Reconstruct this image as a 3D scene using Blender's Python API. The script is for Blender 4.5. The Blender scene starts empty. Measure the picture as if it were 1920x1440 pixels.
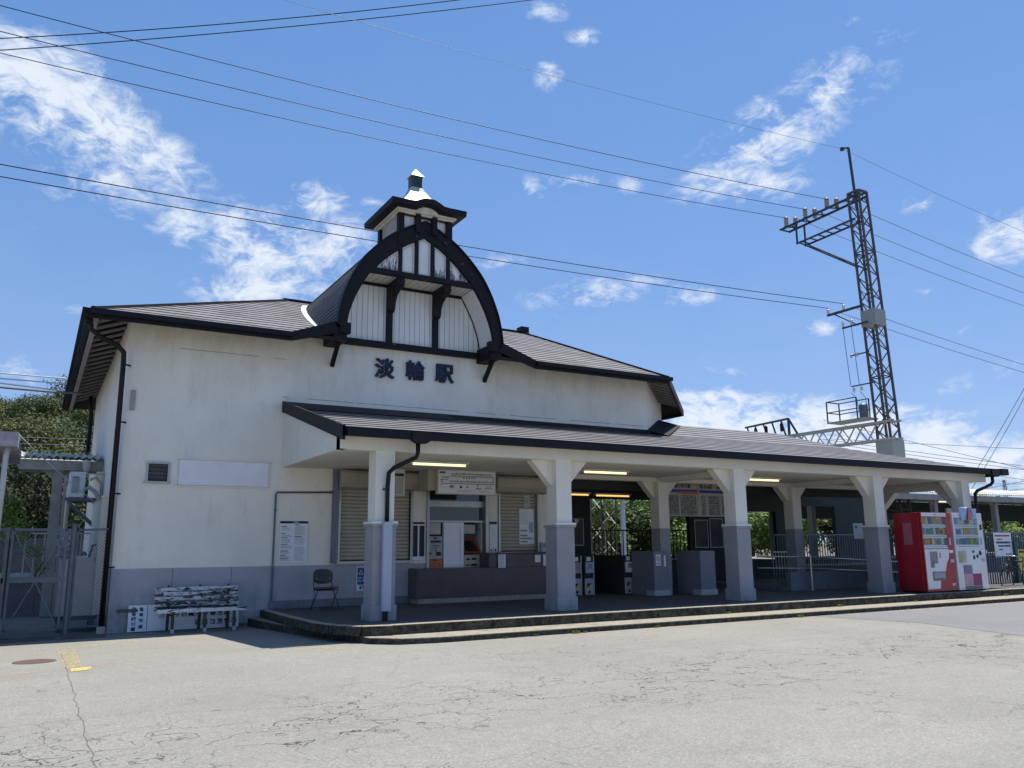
import bpy, bmesh, math, random
from mathutils import Vector, Matrix
random.seed(7)
SC = bpy.context.scene
COL = SC.collection
pi = math.pi

# ------------------------------------------------------------------ camera
CR = ((0.86768993, 0.08889978, 0.48909204), (-0.49704365, 0.17071330, 0.85076705), (-0.00786152, -0.98130209, 0.19231328))
FPX = 1541.18
cam_d = bpy.data.cameras.new("camera")
cam = bpy.data.objects.new("camera", cam_d)
COL.objects.link(cam)
cam_d.sensor_fit = 'HORIZONTAL'; cam_d.sensor_width = 36.0
cam_d.lens = FPX / 1920 * 36.0
cam_d.clip_start = 0.1; cam_d.clip_end = 3000
EYE = 1.56
M = Matrix.Identity(4)
for r in range(3):
    M[r][0] = CR[r][0]; M[r][1] = -CR[r][1]; M[r][2] = -CR[r][2]
M[2][3] = EYE
cam.matrix_world = M
SC.camera = cam

# ------------------------------------------------------------------ light
SUN_TO = Vector((1.2, 0.30, 3.45)).normalized()
SUN_EL = math.asin(SUN_TO.z); SUN_AZ = math.atan2(SUN_TO.x, SUN_TO.y)
sun_d = bpy.data.lights.new("sun", 'SUN'); sun_d.energy = 5.0; sun_d.angle = math.radians(0.5); sun_d.color = (1.0, 0.95, 0.87)
sun = bpy.data.objects.new("sun", sun_d); COL.objects.link(sun)
sun.rotation_euler = (-SUN_TO).to_track_quat('-Z', 'Y').to_euler()
SC.view_settings.view_transform = 'Standard'; SC.view_settings.look = 'None'
SC.view_settings.exposure = 0.42; SC.view_settings.gamma = 1.0
SC.cycles.max_bounces = 8; SC.cycles.diffuse_bounces = 4; SC.cycles.transparent_max_bounces = 12
SC.cycles.use_denoising = True

def az_el(u, v):
    c = ((u - 960) / FPX, (v - 720) / FPX, 1.0)
    w = Vector([sum(CR[r][k] * c[k] for k in range(3)) for r in range(3)]).normalized()
    return math.atan2(w.x, w.y), math.asin(w.z)

world = bpy.data.worlds.new("World"); SC.world = world; world.use_nodes = True
WN = world.node_tree; WN.nodes.clear()
def wn(t, **k):
    n = WN.nodes.new(t)
    for a, b in k.items(): setattr(n, a, b)
    return n
def wl(a, b): WN.links.new(a, b)
def wmath(op, a, b=None, clamp=False):
    n = wn('ShaderNodeMath', operation=op); n.use_clamp = clamp
    for i, q in enumerate((a, b)):
        if q is None: continue
        if isinstance(q, (int, float)): n.inputs[i].default_value = q
        else: wl(q, n.inputs[i])
    return n.outputs[0]
sky = wn('ShaderNodeTexSky', sky_type='NISHITA'); sky.sun_disc = False
sky.sun_elevation = SUN_EL; sky.sun_rotation = SUN_AZ
sky.air_density = 1.0; sky.dust_density = 0.25; sky.ozone_density = 3.0
tc = wn('ShaderNodeTexCoord')
sep = wn('ShaderNodeSeparateXYZ'); wl(tc.outputs['Generated'], sep.inputs[0])
az = wmath('ARCTAN2', sep.outputs[0], sep.outputs[1]); el = wmath('ARCSINE', sep.outputs[2])
comb = wn('ShaderNodeCombineXYZ'); wl(az, comb.inputs[0]); wl(el, comb.inputs[1])
# clouds: (centre in azimuth/elevation) blobs broken up by noise; all directions are fixed in the sky
CLOUDS = [(60,160,150,95,25,1.0),(190,240,130,75,35,1.0),(300,300,110,45,30,.8),(215,350,130,50,10,.75),(30,60,60,40,0,.5),
 (480,460,95,70,10,1.0),(600,460,95,75,20,.85),(500,540,130,38,-5,.9),(588,378,62,32,0,.95),(600,545,70,25,0,.7),(350,425,70,40,10,.8),(700,380,40,14,0,.5),
 (1430,265,165,60,-33,.95),(1560,170,150,55,-30,.8),(1400,240,120,40,-30,.5),(1430,345,90,36,-10,.8),(1480,420,60,30,0,.35),
 (1110,548,120,26,-6,.8),(1290,552,60,22,0,.65),(1035,590,30,60,0,.35),
 (1350,768,120,36,2,1.25),(1500,805,280,50,3,1.25),(1700,850,320,50,6,1.3),(1420,880,620,50,3,1.0),(1900,440,85,45,-5,.95),(1850,700,120,35,-20,.5),(1850,610,90,20,-10,.45),
 (1030,20,38,20,0,.75),(1092,70,34,16,0,.75),(1025,140,28,26,0,.75),(1000,350,24,22,30,.6),(1080,340,80,18,0,.5),(1180,350,40,18,0,.5),(1440,345,40,14,0,.6),
 (150,580,40,30,0,.45),(30,700,60,40,0,.6),(1550,610,40,18,-15,.6),(1350,700,90,40,10,.42),(1730,380,60,24,-15,.5),(1650,350,30,16,-20,.5),(1590,40,40,12,0,.45),(1740,545,70,16,-10,.4),(940,490,60,22,0,.5),(60,440,50,20,0,.3),(150,1000,500,60,0,.8),
 (-500,300,300,120,20,.9),(-900,700,350,120,0,.8),(2500,500,300,120,-20,.9),(3000,850,500,80,0,.9),(800,-500,300,150,10,.8),(2000,-300,250,120,-30,.7)]
acc = None
for (u, v, su, sv, rot, st) in CLOUDS:
    c0 = az_el(u, v); e = 8.0
    cu = az_el(u + e, v); cv = az_el(u, v + e)
    J = Matrix((((cu[0]-c0[0])/e, (cv[0]-c0[0])/e), ((cu[1]-c0[1])/e, (cv[1]-c0[1])/e)))
    rr = math.radians(rot); a1 = Vector((math.cos(rr), math.sin(rr))) * su; a2 = Vector((-math.sin(rr), math.cos(rr))) * sv
    p1 = J @ a1; p2 = J @ a2
    ang = math.atan2(p1.y, p1.x)
    mp = wn('ShaderNodeMapping', vector_type='TEXTURE')
    mp.inputs['Location'].default_value = (c0[0], c0[1], 0); mp.inputs['Rotation'].default_value = (0, 0, ang)
    mp.inputs['Scale'].default_value = (p1.length * 1.6, max(p2.length, .004) * 1.65, 1)
    wl(comb.outputs[0], mp.inputs['Vector'])
    ln = wn('ShaderNodeVectorMath', operation='LENGTH'); wl(mp.outputs[0], ln.inputs[0])
    f = wmath('MULTIPLY', wmath('POWER', wmath('SUBTRACT', 1.0, ln.outputs['Value'], True), .75), st * 1.15)
    acc = f if acc is None else wmath('MAXIMUM', acc, f)
def wnoise(scale, detail, rough, dist=0.0, mapping=None):
    n = wn('ShaderNodeTexNoise'); n.inputs['Scale'].default_value = scale; n.inputs['Detail'].default_value = detail
    n.inputs['Roughness'].default_value = rough; n.inputs['Distortion'].default_value = dist
    wl(mapping or comb.outputs[0], n.inputs['Vector']); return n.outputs['Fac']
mpn = wn('ShaderNodeMapping'); mpn.inputs['Rotation'].default_value = (0, 0, .35); mpn.inputs['Scale'].default_value = (1.0, 1.7, 1)
wl(comb.outputs[0], mpn.inputs['Vector'])
n1 = wnoise(8, 12, .68, .9, mpn.outputs[0]); n2 = wnoise(30, 8, .66, .8, mpn.outputs[0])
nz = wmath('ADD', wmath('MULTIPLY', wmath('SUBTRACT', n1, .5), 2.6), wmath('MULTIPLY', wmath('SUBTRACT', n2, .5), 2.2))
dens = wmath('ADD', acc, wmath('MULTIPLY', nz, wmath('ADD', wmath('MULTIPLY', acc, .95), .20)))
mr = wn('ShaderNodeMapRange', interpolation_type='SMOOTHSTEP'); wl(dens, mr.inputs['Value'])
mr.inputs['From Min'].default_value = .26; mr.inputs['From Max'].default_value = 1.25
cl = wmath('MULTIPLY', mr.outputs[0], .93)
# thin veil over the lower sky
veil = wn('ShaderNodeMapRange'); wl(el, veil.inputs['Value']); veil.inputs['From Min'].default_value = 0.0; veil.inputs['From Max'].default_value = .75
veil.inputs['To Min'].default_value = .12; veil.inputs['To Max'].default_value = .0
cl = wmath('MAXIMUM', cl, wmath('MULTIPLY', veil.outputs[0], wmath('ADD', n1, .35)))
hs = wn('ShaderNodeHueSaturation'); hs.inputs['Hue'].default_value = .5; hs.inputs['Saturation'].default_value = 1.32; hs.inputs['Value'].default_value = SKYV if 'SKYV' in globals() else 1.0
wl(sky.outputs[0], hs.inputs['Color'])
gm = wn('ShaderNodeGamma'); gm.inputs['Gamma'].default_value = .45; wl(hs.outputs[0], gm.inputs['Color'])
tn = wn('ShaderNodeMix', data_type='RGBA', blend_type='MULTIPLY'); tn.inputs[0].default_value = 1; wl(gm.outputs[0], tn.inputs[6]); tn.inputs[7].default_value = (2.0, 2.48, 3.62, 1)
mx = wn('ShaderNodeMix', data_type='RGBA'); mx.clamp_factor = True; wl(cl, mx.inputs[0]); wl(tn.outputs[2], mx.inputs[6])
mx.inputs[7].default_value = (8.4, 9.1, 10.0, 1)
bg = wn('ShaderNodeBackground'); bg.inputs['Strength'].default_value = .075
wl(mx.outputs[2], bg.inputs['Color'])
wo = wn('ShaderNodeOutputWorld'); wl(bg.outputs[0], wo.inputs['Surface'])

def at(u, v, y):            # world point seen at photo pixel (u, v) on the vertical plane y
    c = ((u - 960) / FPX, (v - 720) / FPX, 1.0)
    w = [sum(CR[r][k] * c[k] for k in range(3)) for r in range(3)]
    s = y / w[1]; return Vector((w[0] * s, y, EYE + w[2] * s))

# ------------------------------------------------------------------ materials
def srgb(r, g, b):
    f = lambda c: (c / 255 / 12.92) if c <= 10 else ((c / 255 + .055) / 1.055) ** 2.4
    return (f(r), f(g), f(b))
class Mt:
    def __init__(s, name):
        s.m = bpy.data.materials.new(name); s.m.use_nodes = True; s.t = s.m.node_tree
        s.b = s.t.nodes['Principled BSDF']; s.tc = None
    def n(s, t, **k):
        n = s.t.nodes.new(t)
        for a, b in k.items(): setattr(n, a, b)
        return n
    def l(s, a, b): s.t.links.new(a, b)
    def co(s, scale=(1, 1, 1), world=True):
        g = s.n('ShaderNodeNewGeometry') if world else s.n('ShaderNodeTexCoord')
        mp = s.n('ShaderNodeMapping'); mp.inputs['Scale'].default_value = scale
        s.l(g.outputs['Position'] if world else g.outputs['Object'], mp.inputs['Vector']); return mp.outputs[0]
    def noise(s, scale, detail=4, rough=.55, stretch=(1, 1, 1), dist=0, world=True):
        n = s.n('ShaderNodeTexNoise'); n.inputs['Scale'].default_value = scale; n.inputs['Detail'].default_value = detail
        n.inputs['Roughness'].default_value = rough; n.inputs['Distortion'].default_value = dist
        s.l(s.co(stretch, world), n.inputs['Vector']); return n.outputs['Fac']
    def rng(s, v, a, b, c=0., d=1., smooth=False):
        n = s.n('ShaderNodeMapRange'); n.interpolation_type = 'SMOOTHSTEP' if smooth else 'LINEAR'
        s.l(v, n.inputs['Value'])
        for i, q in zip(('From Min', 'From Max', 'To Min', 'To Max'), (a, b, c, d)): n.inputs[i].default_value = q
        return n.outputs[0]
    def math(s, op, a, b=None, clamp=False):
        n = s.n('ShaderNodeMath', operation=op); n.use_clamp = clamp
        for i, q in enumerate((a, b)):
            if q is None: continue
            if isinstance(q, (int, float)): n.inputs[i].default_value = q
            else: s.l(q, n.inputs[i])
        return n.outputs[0]
    def mix(s, f, a, b, blend='MIX'):
        n = s.n('ShaderNodeMix', data_type='RGBA', blend_type=blend)
        for i, q in ((0, f), (6, a), (7, b)):
            if isinstance(q, (int, float)): n.inputs[i].default_value = q
            elif isinstance(q, tuple): n.inputs[i].default_value = (*q, 1) if len(q) == 3 else q
            else: s.l(q, n.inputs[i])
        return n.outputs[2]
    def xyz(s, world=True):
        g = s.n('ShaderNodeNewGeometry') if world else s.n('ShaderNodeTexCoord')
        q = s.n('ShaderNodeSeparateXYZ'); s.l(g.outputs['Position'] if world else g.outputs['Object'], q.inputs[0]); return q.outputs
    def bump(s, h, strength=.3, dist=.01):
        n = s.n('ShaderNodeBump'); n.inputs['Strength'].default_value = strength; n.inputs['Distance'].default_value = dist
        s.l(h, n.inputs['Height']); s.l(n.outputs[0], s.b.inputs['Normal'])
    def base(s, c):
        if isinstance(c, tuple): s.b.inputs['Base Color'].default_value = (*c, 1)
        else: s.l(c, s.b.inputs['Base Color'])
def simple(name, c, rough=.7, metal=0., var=.18, scale=6., emit=None, spec=.4):
    m = Mt(name); v = m.noise(scale, 5, .6); v2 = m.noise(scale * 11, 3, .6)
    f = m.rng(m.math('ADD', m.math('MULTIPLY', v, .7), m.math('MULTIPLY', v2, .3)), .3, .7)
    lo = tuple(x * (1 - var) for x in c); hi = tuple(min(1, x * (1 + var)) for x in c)
    m.base(m.mix(f, lo, hi)); m.b.inputs['Roughness'].default_value = rough; m.b.inputs['Metallic'].default_value = metal
    m.b.inputs['Specular IOR Level'].default_value = spec
    if emit: m.b.inputs['Emission Color'].default_value = (*emit[0], 1); m.b.inputs['Emission Strength'].default_value = emit[1]
    return m.m
MAT = {}
# white stucco, painted blue-grey below a line at z = 1.17, grime and hairline cracks
def stucco(name, white, grey, zline=1.17, stain=1.0, joints=False):
    m = Mt(name); x, y, z = m.xyz()
    edge = m.math('ADD', z, m.rng(m.noise(3, 3), 0, 1, -.006, .006))
    g = m.rng(edge, zline - .004, zline + .004)
    big = m.noise(.9, 5, .6); fine = m.noise(70, 4, .7)
    wc = m.mix(m.rng(big, .3, .7), tuple(c * .90 for c in white), white)
    # warm damp blotches and vertical streaks
    st = m.noise(2.6, 6, .7, (1.0, 1.0, .35)); wc = m.mix(m.math('MULTIPLY', m.rng(st, .56, .80), .34 * stain), wc, (.36, .32, .23))
    up = m.math('MULTIPLY', m.rng(m.math('ADD', z, m.rng(m.noise(1.2, 6, .7, (1, 1, .5)), .2, .8, -.9, .9)), 4.9, 6.3), m.rng(m.noise(3.5, 6, .7, (1, 1, .4)), .30, .65)); wc = m.mix(m.math('MULTIPLY', up, .42 * stain), wc, (.30, .27, .20))
    st2 = m.noise(9, 5, .65, (1, 1, .12)); wc = m.mix(m.math('MULTIPLY', m.rng(st2, .60, .80), .22 * stain), wc, (.30, .27, .21))
    # hairline crack at the floor joint
    for zc, xa, xb in ((4.77, 4.45, 20), (5.62, 2.3, 4.6)):
        d = m.math('ABSOLUTE', m.math('SUBTRACT', m.math('ADD', z, m.rng(m.noise(1.3, 4), 0, 1, -.012, .012)), zc))
        k = m.math('MULTIPLY', m.rng(d, .004, .009, 1, 0), m.math('MULTIPLY', m.math('MULTIPLY', m.rng(x, xa, xa + .01), m.rng(x, xb, xb + .01, 1, 0)), m.rng(m.noise(2.1, 2, .5, (1, 1, .1)), .44, .5)))
        wc = m.mix(m.math('MULTIPLY', k, .8), wc, (.12, .12, .13))
    dots = m.noise(38, 2, .5); wc = m.mix(m.math('MULTIPLY', m.rng(dots, .74, .78), .5), wc, (.2, .2, .18))
    gc = m.mix(m.rng(m.noise(1.6, 5, .65), .35, .7), tuple(c * .84 for c in grey), grey)
    low = m.math('MULTIPLY', m.rng(m.noise(5, 6, .7, (1, 1, .5)), .48, .72), m.rng(z, .05, .95, .85, 0))
    gc = m.mix(low, gc, (.11, .10, .09))
    if joints:
        for xj in (2.46, 3.58):
            d = m.math('ABSOLUTE', m.math('SUBTRACT', m.math('ADD', x, m.rng(m.noise(4, 2), 0, 1, -.01, .01)), xj))
            gc = m.mix(m.rng(d, .004, .010, .8, 0), gc, (.09, .10, .12))
    m.base(m.mix(g, gc, wc)); m.b.inputs['Roughness'].default_value = .85; m.b.inputs['Specular IOR Level'].default_value = .25
    m.bump(m.math('ADD', m.math('MULTIPLY', fine, .5), m.math('MULTIPLY', m.noise(14, 4), 1.0)), .30, .006); return m.m
WHITE = (.84, .80, .70); GREY = (.42, .42, .455)
MAT['wall'] = stucco('stucco_wall', WHITE, GREY, 1.17, 1.0, True)
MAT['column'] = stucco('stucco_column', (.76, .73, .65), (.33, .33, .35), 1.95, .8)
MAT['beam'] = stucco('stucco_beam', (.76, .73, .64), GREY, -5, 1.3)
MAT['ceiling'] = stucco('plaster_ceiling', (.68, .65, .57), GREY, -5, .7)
MAT['greydado'] = stucco('grey_dado', WHITE, (.20, .215, .25), 9, .5)
MAT['tile'] = simple('maroon_tile', (.085, .066, .078), .35, 0, .25, 3)
def blackpaint():
    m = Mt('black_timber'); chip = m.rng(m.noise(7, 8, .72, (1, 1, 1)), .66, .69)
    m.base(m.mix(chip, m.mix(m.noise(9, 4), (.006, .006, .009), (.016, .014, .016)), (.17, .15, .14)))
    m.b.inputs['Roughness'].default_value = .6; m.b.inputs['Specular IOR Level'].default_value = .2; m.bump(m.noise(30, 4), .3, .004); return m.m
MAT['black'] = blackpaint()
MAT['fascia'] = simple('black_metal_fascia', (.008, .010, .015), .55, .0, .3, 2, None, .2)
MAT['pipe_black'] = simple('black_drainpipe', (.010, .008, .010), .5, 0, .3, 3, None, .25)
MAT['rafter'] = simple('grey_rafter', (.26, .24, .225), .7)
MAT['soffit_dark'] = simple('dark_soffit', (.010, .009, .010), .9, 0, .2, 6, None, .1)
def boards(name, c, axis=0, pitch=.132, chips=0.):
    m = Mt(name); q = m.xyz()[axis]
    s = m.math('FRACT', m.math('DIVIDE', q, pitch)); d = m.math('ABSOLUTE', m.math('SUBTRACT', s, .5))
    k = m.rng(d, .455, .475)
    cc = m.mix(m.rng(m.noise(3, 5, .6, (1, 1, .3)), .3, .75), tuple(x * .88 for x in c), c)
    cc = m.mix(m.math('MULTIPLY', k, .85), cc, (.05, .055, .065))
    if chips:
        f = m.rng(m.noise(13, 8, .75, (1, 1, .28)), chips, chips + .03); cc = m.mix(f, cc, (.10, .10, .10))
    m.base(cc); m.b.inputs['Roughness'].default_value = .6
    m.bump(m.rng(d, .44, .49, 1, 0), .6, .01); return m.m
MAT['boards'] = boards('white_boards', (.74, .75, .74))
MAT['boards_soffit'] = boards('white_soffit_boards', (.62, .60, .52), 0, .16)
MAT['panel_white'] = simple('white_panel', (.74, .75, .75), .55, 0, .08)
def chippanel():
    m = Mt('peeling_white_panel'); z = m.xyz()[2]
    f = m.math('ADD', m.noise(9, 8, .78, (1, 1, .25)), m.rng(z, 7.75, 8.35, .13, -.10))
    m.base(m.mix(m.rng(f, .55, .58), (.74, .75, .75), (.13, .13, .13))); m.b.inputs['Roughness'].default_value = .65; return m.m
MAT['panel_chip'] = chippanel()
def slate(name, c, gloss, dz, z0):
    m = Mt(name); x, y, z = m.xyz()
    v = m.noise(2.2, 5, .6); fine = m.noise(60, 4, .7, (1, 1, 1)); patch = m.noise(6, 2, .5, (1, .3, 3))
    c1 = m.mix(m.rng(v, .3, .7), tuple(a * .80 for a in c), tuple(a * 1.15 for a in c))
    c1 = m.mix(m.math('MULTIPLY', m.rng(patch, .4, .6), .3), c1, tuple(a * .62 for a in c))
    c1 = m.mix(m.math('MULTIPLY', m.rng(fine, .35, .65), .35), c1, tuple(a * .55 for a in c))
    row = m.math('FLOOR', m.math('DIVIDE', m.math('SUBTRACT', z, z0), dz)); col = m.math('FLOOR', m.math('ADD', m.math('MULTIPLY', m.math('ADD', x, m.math('MULTIPLY', y, .37)), 2.2), m.math('MULTIPLY', row, .5)))
    cx = m.n('ShaderNodeCombineXYZ'); m.l(row, cx.inputs[0]); m.l(col, cx.inputs[1]); wnz = m.n('ShaderNodeTexWhiteNoise', noise_dimensions='2D'); m.l(cx.outputs[0], wnz.inputs['Vector'])
    c1 = m.mix(m.rng(wnz.outputs['Value'], .25, .95, .0, .55), c1, tuple(a * .45 for a in c))
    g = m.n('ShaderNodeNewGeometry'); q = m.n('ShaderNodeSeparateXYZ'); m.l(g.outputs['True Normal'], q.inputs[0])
    c1 = m.mix(m.rng(q.outputs[2], .25, .6), (.018, .017, .018), c1)  # steep butt faces near black, deepening their shade in the colour
    m.base(c1); m.b.inputs['Roughness'].default_value = gloss; m.b.inputs['Specular IOR Level'].default_value = .3
    m.bump(m.math('ADD', fine, m.noise(9, 4)), .35, .006); return m.m
MAT['slate'] = slate('grey_slate', (.235, .225, .23), .75, .142941, 6.03)
MAT['slate_dark'] = slate('dark_slate', (.22, .21, .215), .5, .09963, 3.56)
MAT['flash_white'] = simple('white_flashing', (.72, .70, .64), .4)
MAT['copper'] = simple('pale_sheet_metal', (.36, .42, .35), .45, .25, .15, 9)
MAT['green_metal'] = simple('dark_green_metal', (.03, .05, .045), .4, .2, .3, 9)  # dark green deepened for the shade on the upright finial shaft
MAT['cream'] = simple('cream_shutter_metal', (.42, .385, .31), .5, 0, .12, 2)
MAT['alu'] = simple('aluminium_frame', (.36, .37, .37), .35, .6, .15)
MAT['glass'] = simple('dark_glass', (.012, .016, .02), .08, 0, .2, 1, None, .8)
MAT['paper'] = simple('paper_white', (.74, .76, .79), .6, 0, .05)
MAT['paper_grey'] = simple('paper_grey', (.48, .48, .44), .6, 0, .08)
MAT['ink'] = simple('ink_black', (.02, .02, .025), .6)
MAT['ink_grey'] = simple('ink_grey', (.26, .27, .29), .6)
MAT['navy'] = simple('navy_enamel', (.004, .012, .05), .5)
MAT['blue'] = simple('sign_blue', (.015, .06, .30), .45)
MAT['red_ink'] = simple('red_ink', (.42, .03, .03), .5)
MAT['orange'] = simple('orange_panel', (.48, .12, .04), .45)
MAT['yellow'] = simple('yellow_sign', (.62, .50, .05), .5)
MAT['white_paint'] = simple('white_enamel', (.72, .73, .74), .35, 0, .05)
MAT['sash'] = simple('white_sash', (.78, .78, .84), .4, 0, .04)
MAT['galv'] = simple('galvanised_steel', (.12, .145, .175), .5, .3, .2, 5)
MAT['steel_rail'] = simple('steel_rail', (.45, .44, .40), .3, .8, .15, 5)
MAT['plastic_grey'] = simple('grey_plastic', (.40, .41, .43), .5)
MAT['beige'] = simple('beige_plastic', (.52, .48, .40), .5)
MAT['concrete'] = simple('weathered_concrete', (.34, .33, .30), .9, 0, .3, 4)
MAT['concrete_dark'] = simple('dark_concrete', (.10, .10, .10), .9, 0, .35, 3)
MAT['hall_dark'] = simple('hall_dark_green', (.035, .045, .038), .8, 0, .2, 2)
MAT['hall_brown'] = simple('hall_dark_brown', (.10, .085, .07), .8, 0, .2, 2)
MAT['rubber'] = simple('black_rubber', (.015, .015, .016), .7)
MAT['lamp_on'] = simple('lit_tube', (.9, .85, .6), .5, 0, 0, 1, ((1.0, .80, .42), 1.05))
MAT['lamp_amber'] = simple('lit_amber_tube', (.9, .7, .3), .5, 0, 0, 1, ((1.0, .58, .16), .85))
MAT['tank'] = simple('cream_tank', (.52, .52, .50), .5, 0, .15, 3)
def corr():
    m = Mt('corrugated_sheet'); f = m.rng(m.noise(3, 6, .7), .45, .65)
    m.base(m.mix(f, (.62, .60, .57), (.32, .28, .23))); m.b.inputs['Roughness'].default_value = .8; return m.m
MAT['corr'] = corr()
def rusty(name, c, amt):
    m = Mt(name); f = m.rng(m.noise(2.2, 7, .7), amt, amt + .12)
    m.base(m.mix(f, c, m.mix(m.noise(25, 4), (.085, .040, .030), (.15, .075, .055)))); m.b.inputs['Roughness'].default_value = .75
    m.b.inputs['Metallic'].default_value = .2; return m.m
MAT['tower_steel'] = rusty('rusty_lattice_steel', (.105, .095, .10), .53)
MAT['truss_steel'] = rusty('light_truss_steel', (.46, .45, .42), .60)
MAT['arm_steel'] = simple('dark_blue_steel', (.045, .055, .07), .5, .2)
MAT['box_grey'] = rusty('weathered_grey_box', (.36, .36, .33), .66)
MAT['insulator'] = simple('porcelain_insulator', (.36, .30, .23), .3)
MAT['wire'] = simple('black_wire', (.012, .02, .05), .5)
MAT['wire_grey'] = simple('grey_wire', (.16, .19, .24), .5)
MAT['wire_pale'] = simple('pale_wire', (.55, .60, .58), .5)
# peeling white paint on dark green bench slats
def benchmat():
    m = Mt('peeling_bench_paint'); zz = m.xyz(True)[2]; f = m.math('ADD', m.math('ADD', m.noise(20, 9, .8, (.45, 1, 1.5), 0.4), m.math('MULTIPLY', m.math('SUBTRACT', m.noise(3.2, 3, .5, (.6, 1, 3)), .5), .5)), m.rng(zz, .45, .85, .035, -.04))
    m.base(m.mix(m.rng(f, .49, .51), (.66, .68, .70), m.mix(m.noise(20, 3), (.018, .028, .02), (.05, .05, .035)))); m.b.inputs['Roughness'].default_value = .7
    m.bump(m.rng(f, .505, .525, 1, 0), .4, .003); return m.m
MAT['bench'] = benchmat(); bench_seat = MAT['bench'].copy(); bench_seat.name = 'peeling_seat_paint'
for nd_ in bench_seat.node_tree.nodes:
    if nd_.type == 'MAP_RANGE' and abs(nd_.inputs['From Min'].default_value - .49) < 1e-4: nd_.inputs['From Min'].default_value = .56; nd_.inputs['From Max'].default_value = .58
MAT['bench_seat'] = bench_seat
# asphalt
def asphalt(name, c, cracks=True):
    m = Mt(name); x, y, z = m.xyz()
    big = m.noise(.35, 4, .55); mid = m.noise(3.2, 5, .65); sp = m.noise(52, 5, .75); sp2 = m.noise(30, 3, .6)
    cc = m.mix(m.rng(big, .3, .7), tuple(a * .90 for a in c), tuple(a * 1.08 for a in c))
    cc = m.mix(m.math('MULTIPLY', m.rng(mid, .40, .75), .28), cc, tuple(a * .70 for a in c))
    cc = m.mix(m.math('MULTIPLY', m.rng(sp, .36, .50, 1, 0), .55), cc, tuple(a * .50 for a in c))
    cc = m.mix(m.math('MULTIPLY', m.rng(sp, .54, .68), .55), cc, (.50, .49, .46))
    cc = m.mix(m.math('MULTIPLY', m.rng(sp2, .64, .70), .6), cc, tuple(a * .35 for a in c))
    wear = m.noise(1.1, 6, .7, (1.0, 2.4, 1)); cc = m.mix(m.math('MULTIPLY', m.rng(wear, .55, .72), .25), cc, tuple(a * .6 for a in c))
    tyre = m.noise(.55, 5, .6, (.35, 1.6, 1), .4); cc = m.mix(m.math('MULTIPLY', m.rng(tyre, .50, .66), .16), cc, tuple(a * .55 for a in c))
    oil = m.noise(1.7, 3, .5); cc = m.mix(m.math('MULTIPLY', m.rng(oil, .70, .78), .35), cc, tuple(a * .35 for a in c))
    h = sp
    if cracks:
        nd = m.n('ShaderNodeTexNoise'); nd.inputs['Scale'].default_value = 1.7; nd.inputs['Detail'].default_value = 3.5; nd.inputs['Roughness'].default_value = .55
        m.l(m.co(), nd.inputs['Vector'])
        off = m.n('ShaderNodeVectorMath', operation='MULTIPLY_ADD'); m.l(nd.outputs['Color'], off.inputs[0]); off.inputs[1].default_value = (1.5, 1.5, 0); m.l(m.co((1, 1.35, 0)), off.inputs[2])
        def vor(sc, w):
            v = m.n('ShaderNodeTexVoronoi', feature='DISTANCE_TO_EDGE'); v.inputs['Scale'].default_value = sc; m.l(off.outputs[0], v.inputs['Vector'])
            return m.rng(v.outputs['Distance'], w * .45, w, 1, 0)
        # a belt of alligator cracking running across the forecourt
        belt = m.math('ABSOLUTE', m.math('SUBTRACT', y, m.math('ADD', 7.35, m.math('MULTIPLY', x, .06))))
        bm = m.rng(m.math('ADD', belt, m.rng(m.noise(.7, 4), 0, 1, -1.6, 1.6)), .4, 1.9, 1, 0)
        wide = m.rng(m.noise(.45, 3, .5), .42, .60)
        fade = m.rng(y, 11.2, 12.2, 1, 0)
        k1 = m.math('MULTIPLY', vor(.85, .0085), m.math('MULTIPLY', m.math('MAXIMUM', bm, m.math('MULTIPLY', wide, .55)), fade))
        k2 = m.math('MULTIPLY', vor(2.4, .016), m.math('MULTIPLY', bm, m.rng(m.noise(.9, 3), .40, .52)))
        gap = m.rng(m.noise(3, 3, .6), .36, .44)
        k = m.math('MULTIPLY', m.math('MAXIMUM', k1, m.math('MULTIPLY', k2, .8)), gap)
        seam = m.math('ABSOLUTE', m.math('SUBTRACT', m.math('ADD', x, m.rng(m.noise(2.4, 5, .6), 0, 1, -.06, .06)), .52))
        ks = m.math('MULTIPLY', m.rng(seam, .002, .008, 1, 0), m.rng(y, 14.5, 14.6, 1, 0))
        k = m.math('MAXIMUM', k, m.math('MULTIPLY', ks, .6))
        dirt = m.math('MULTIPLY', m.math('MULTIPLY', bm, m.rng(m.noise(1.4, 5, .6), .42, .7)), .20)
        cc = m.mix(dirt, cc, tuple(a * .62 for a in c))
        cc = m.mix(m.math('MULTIPLY', k, .95), cc, (.04, .038, .035))
        h = m.math('SUBTRACT', sp, m.math('MULTIPLY', k, 2.0))
    m.base(cc); m.b.inputs['Roughness'].default_value = .9; m.b.inputs['Specular IOR Level'].default_value = .3
    m.bump(h, .55, .006); return m.m
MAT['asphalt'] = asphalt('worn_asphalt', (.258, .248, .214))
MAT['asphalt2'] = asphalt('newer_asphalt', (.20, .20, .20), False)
MAT['platform'] = asphalt('hall_paving', (.085, .08, .08), False)
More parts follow.
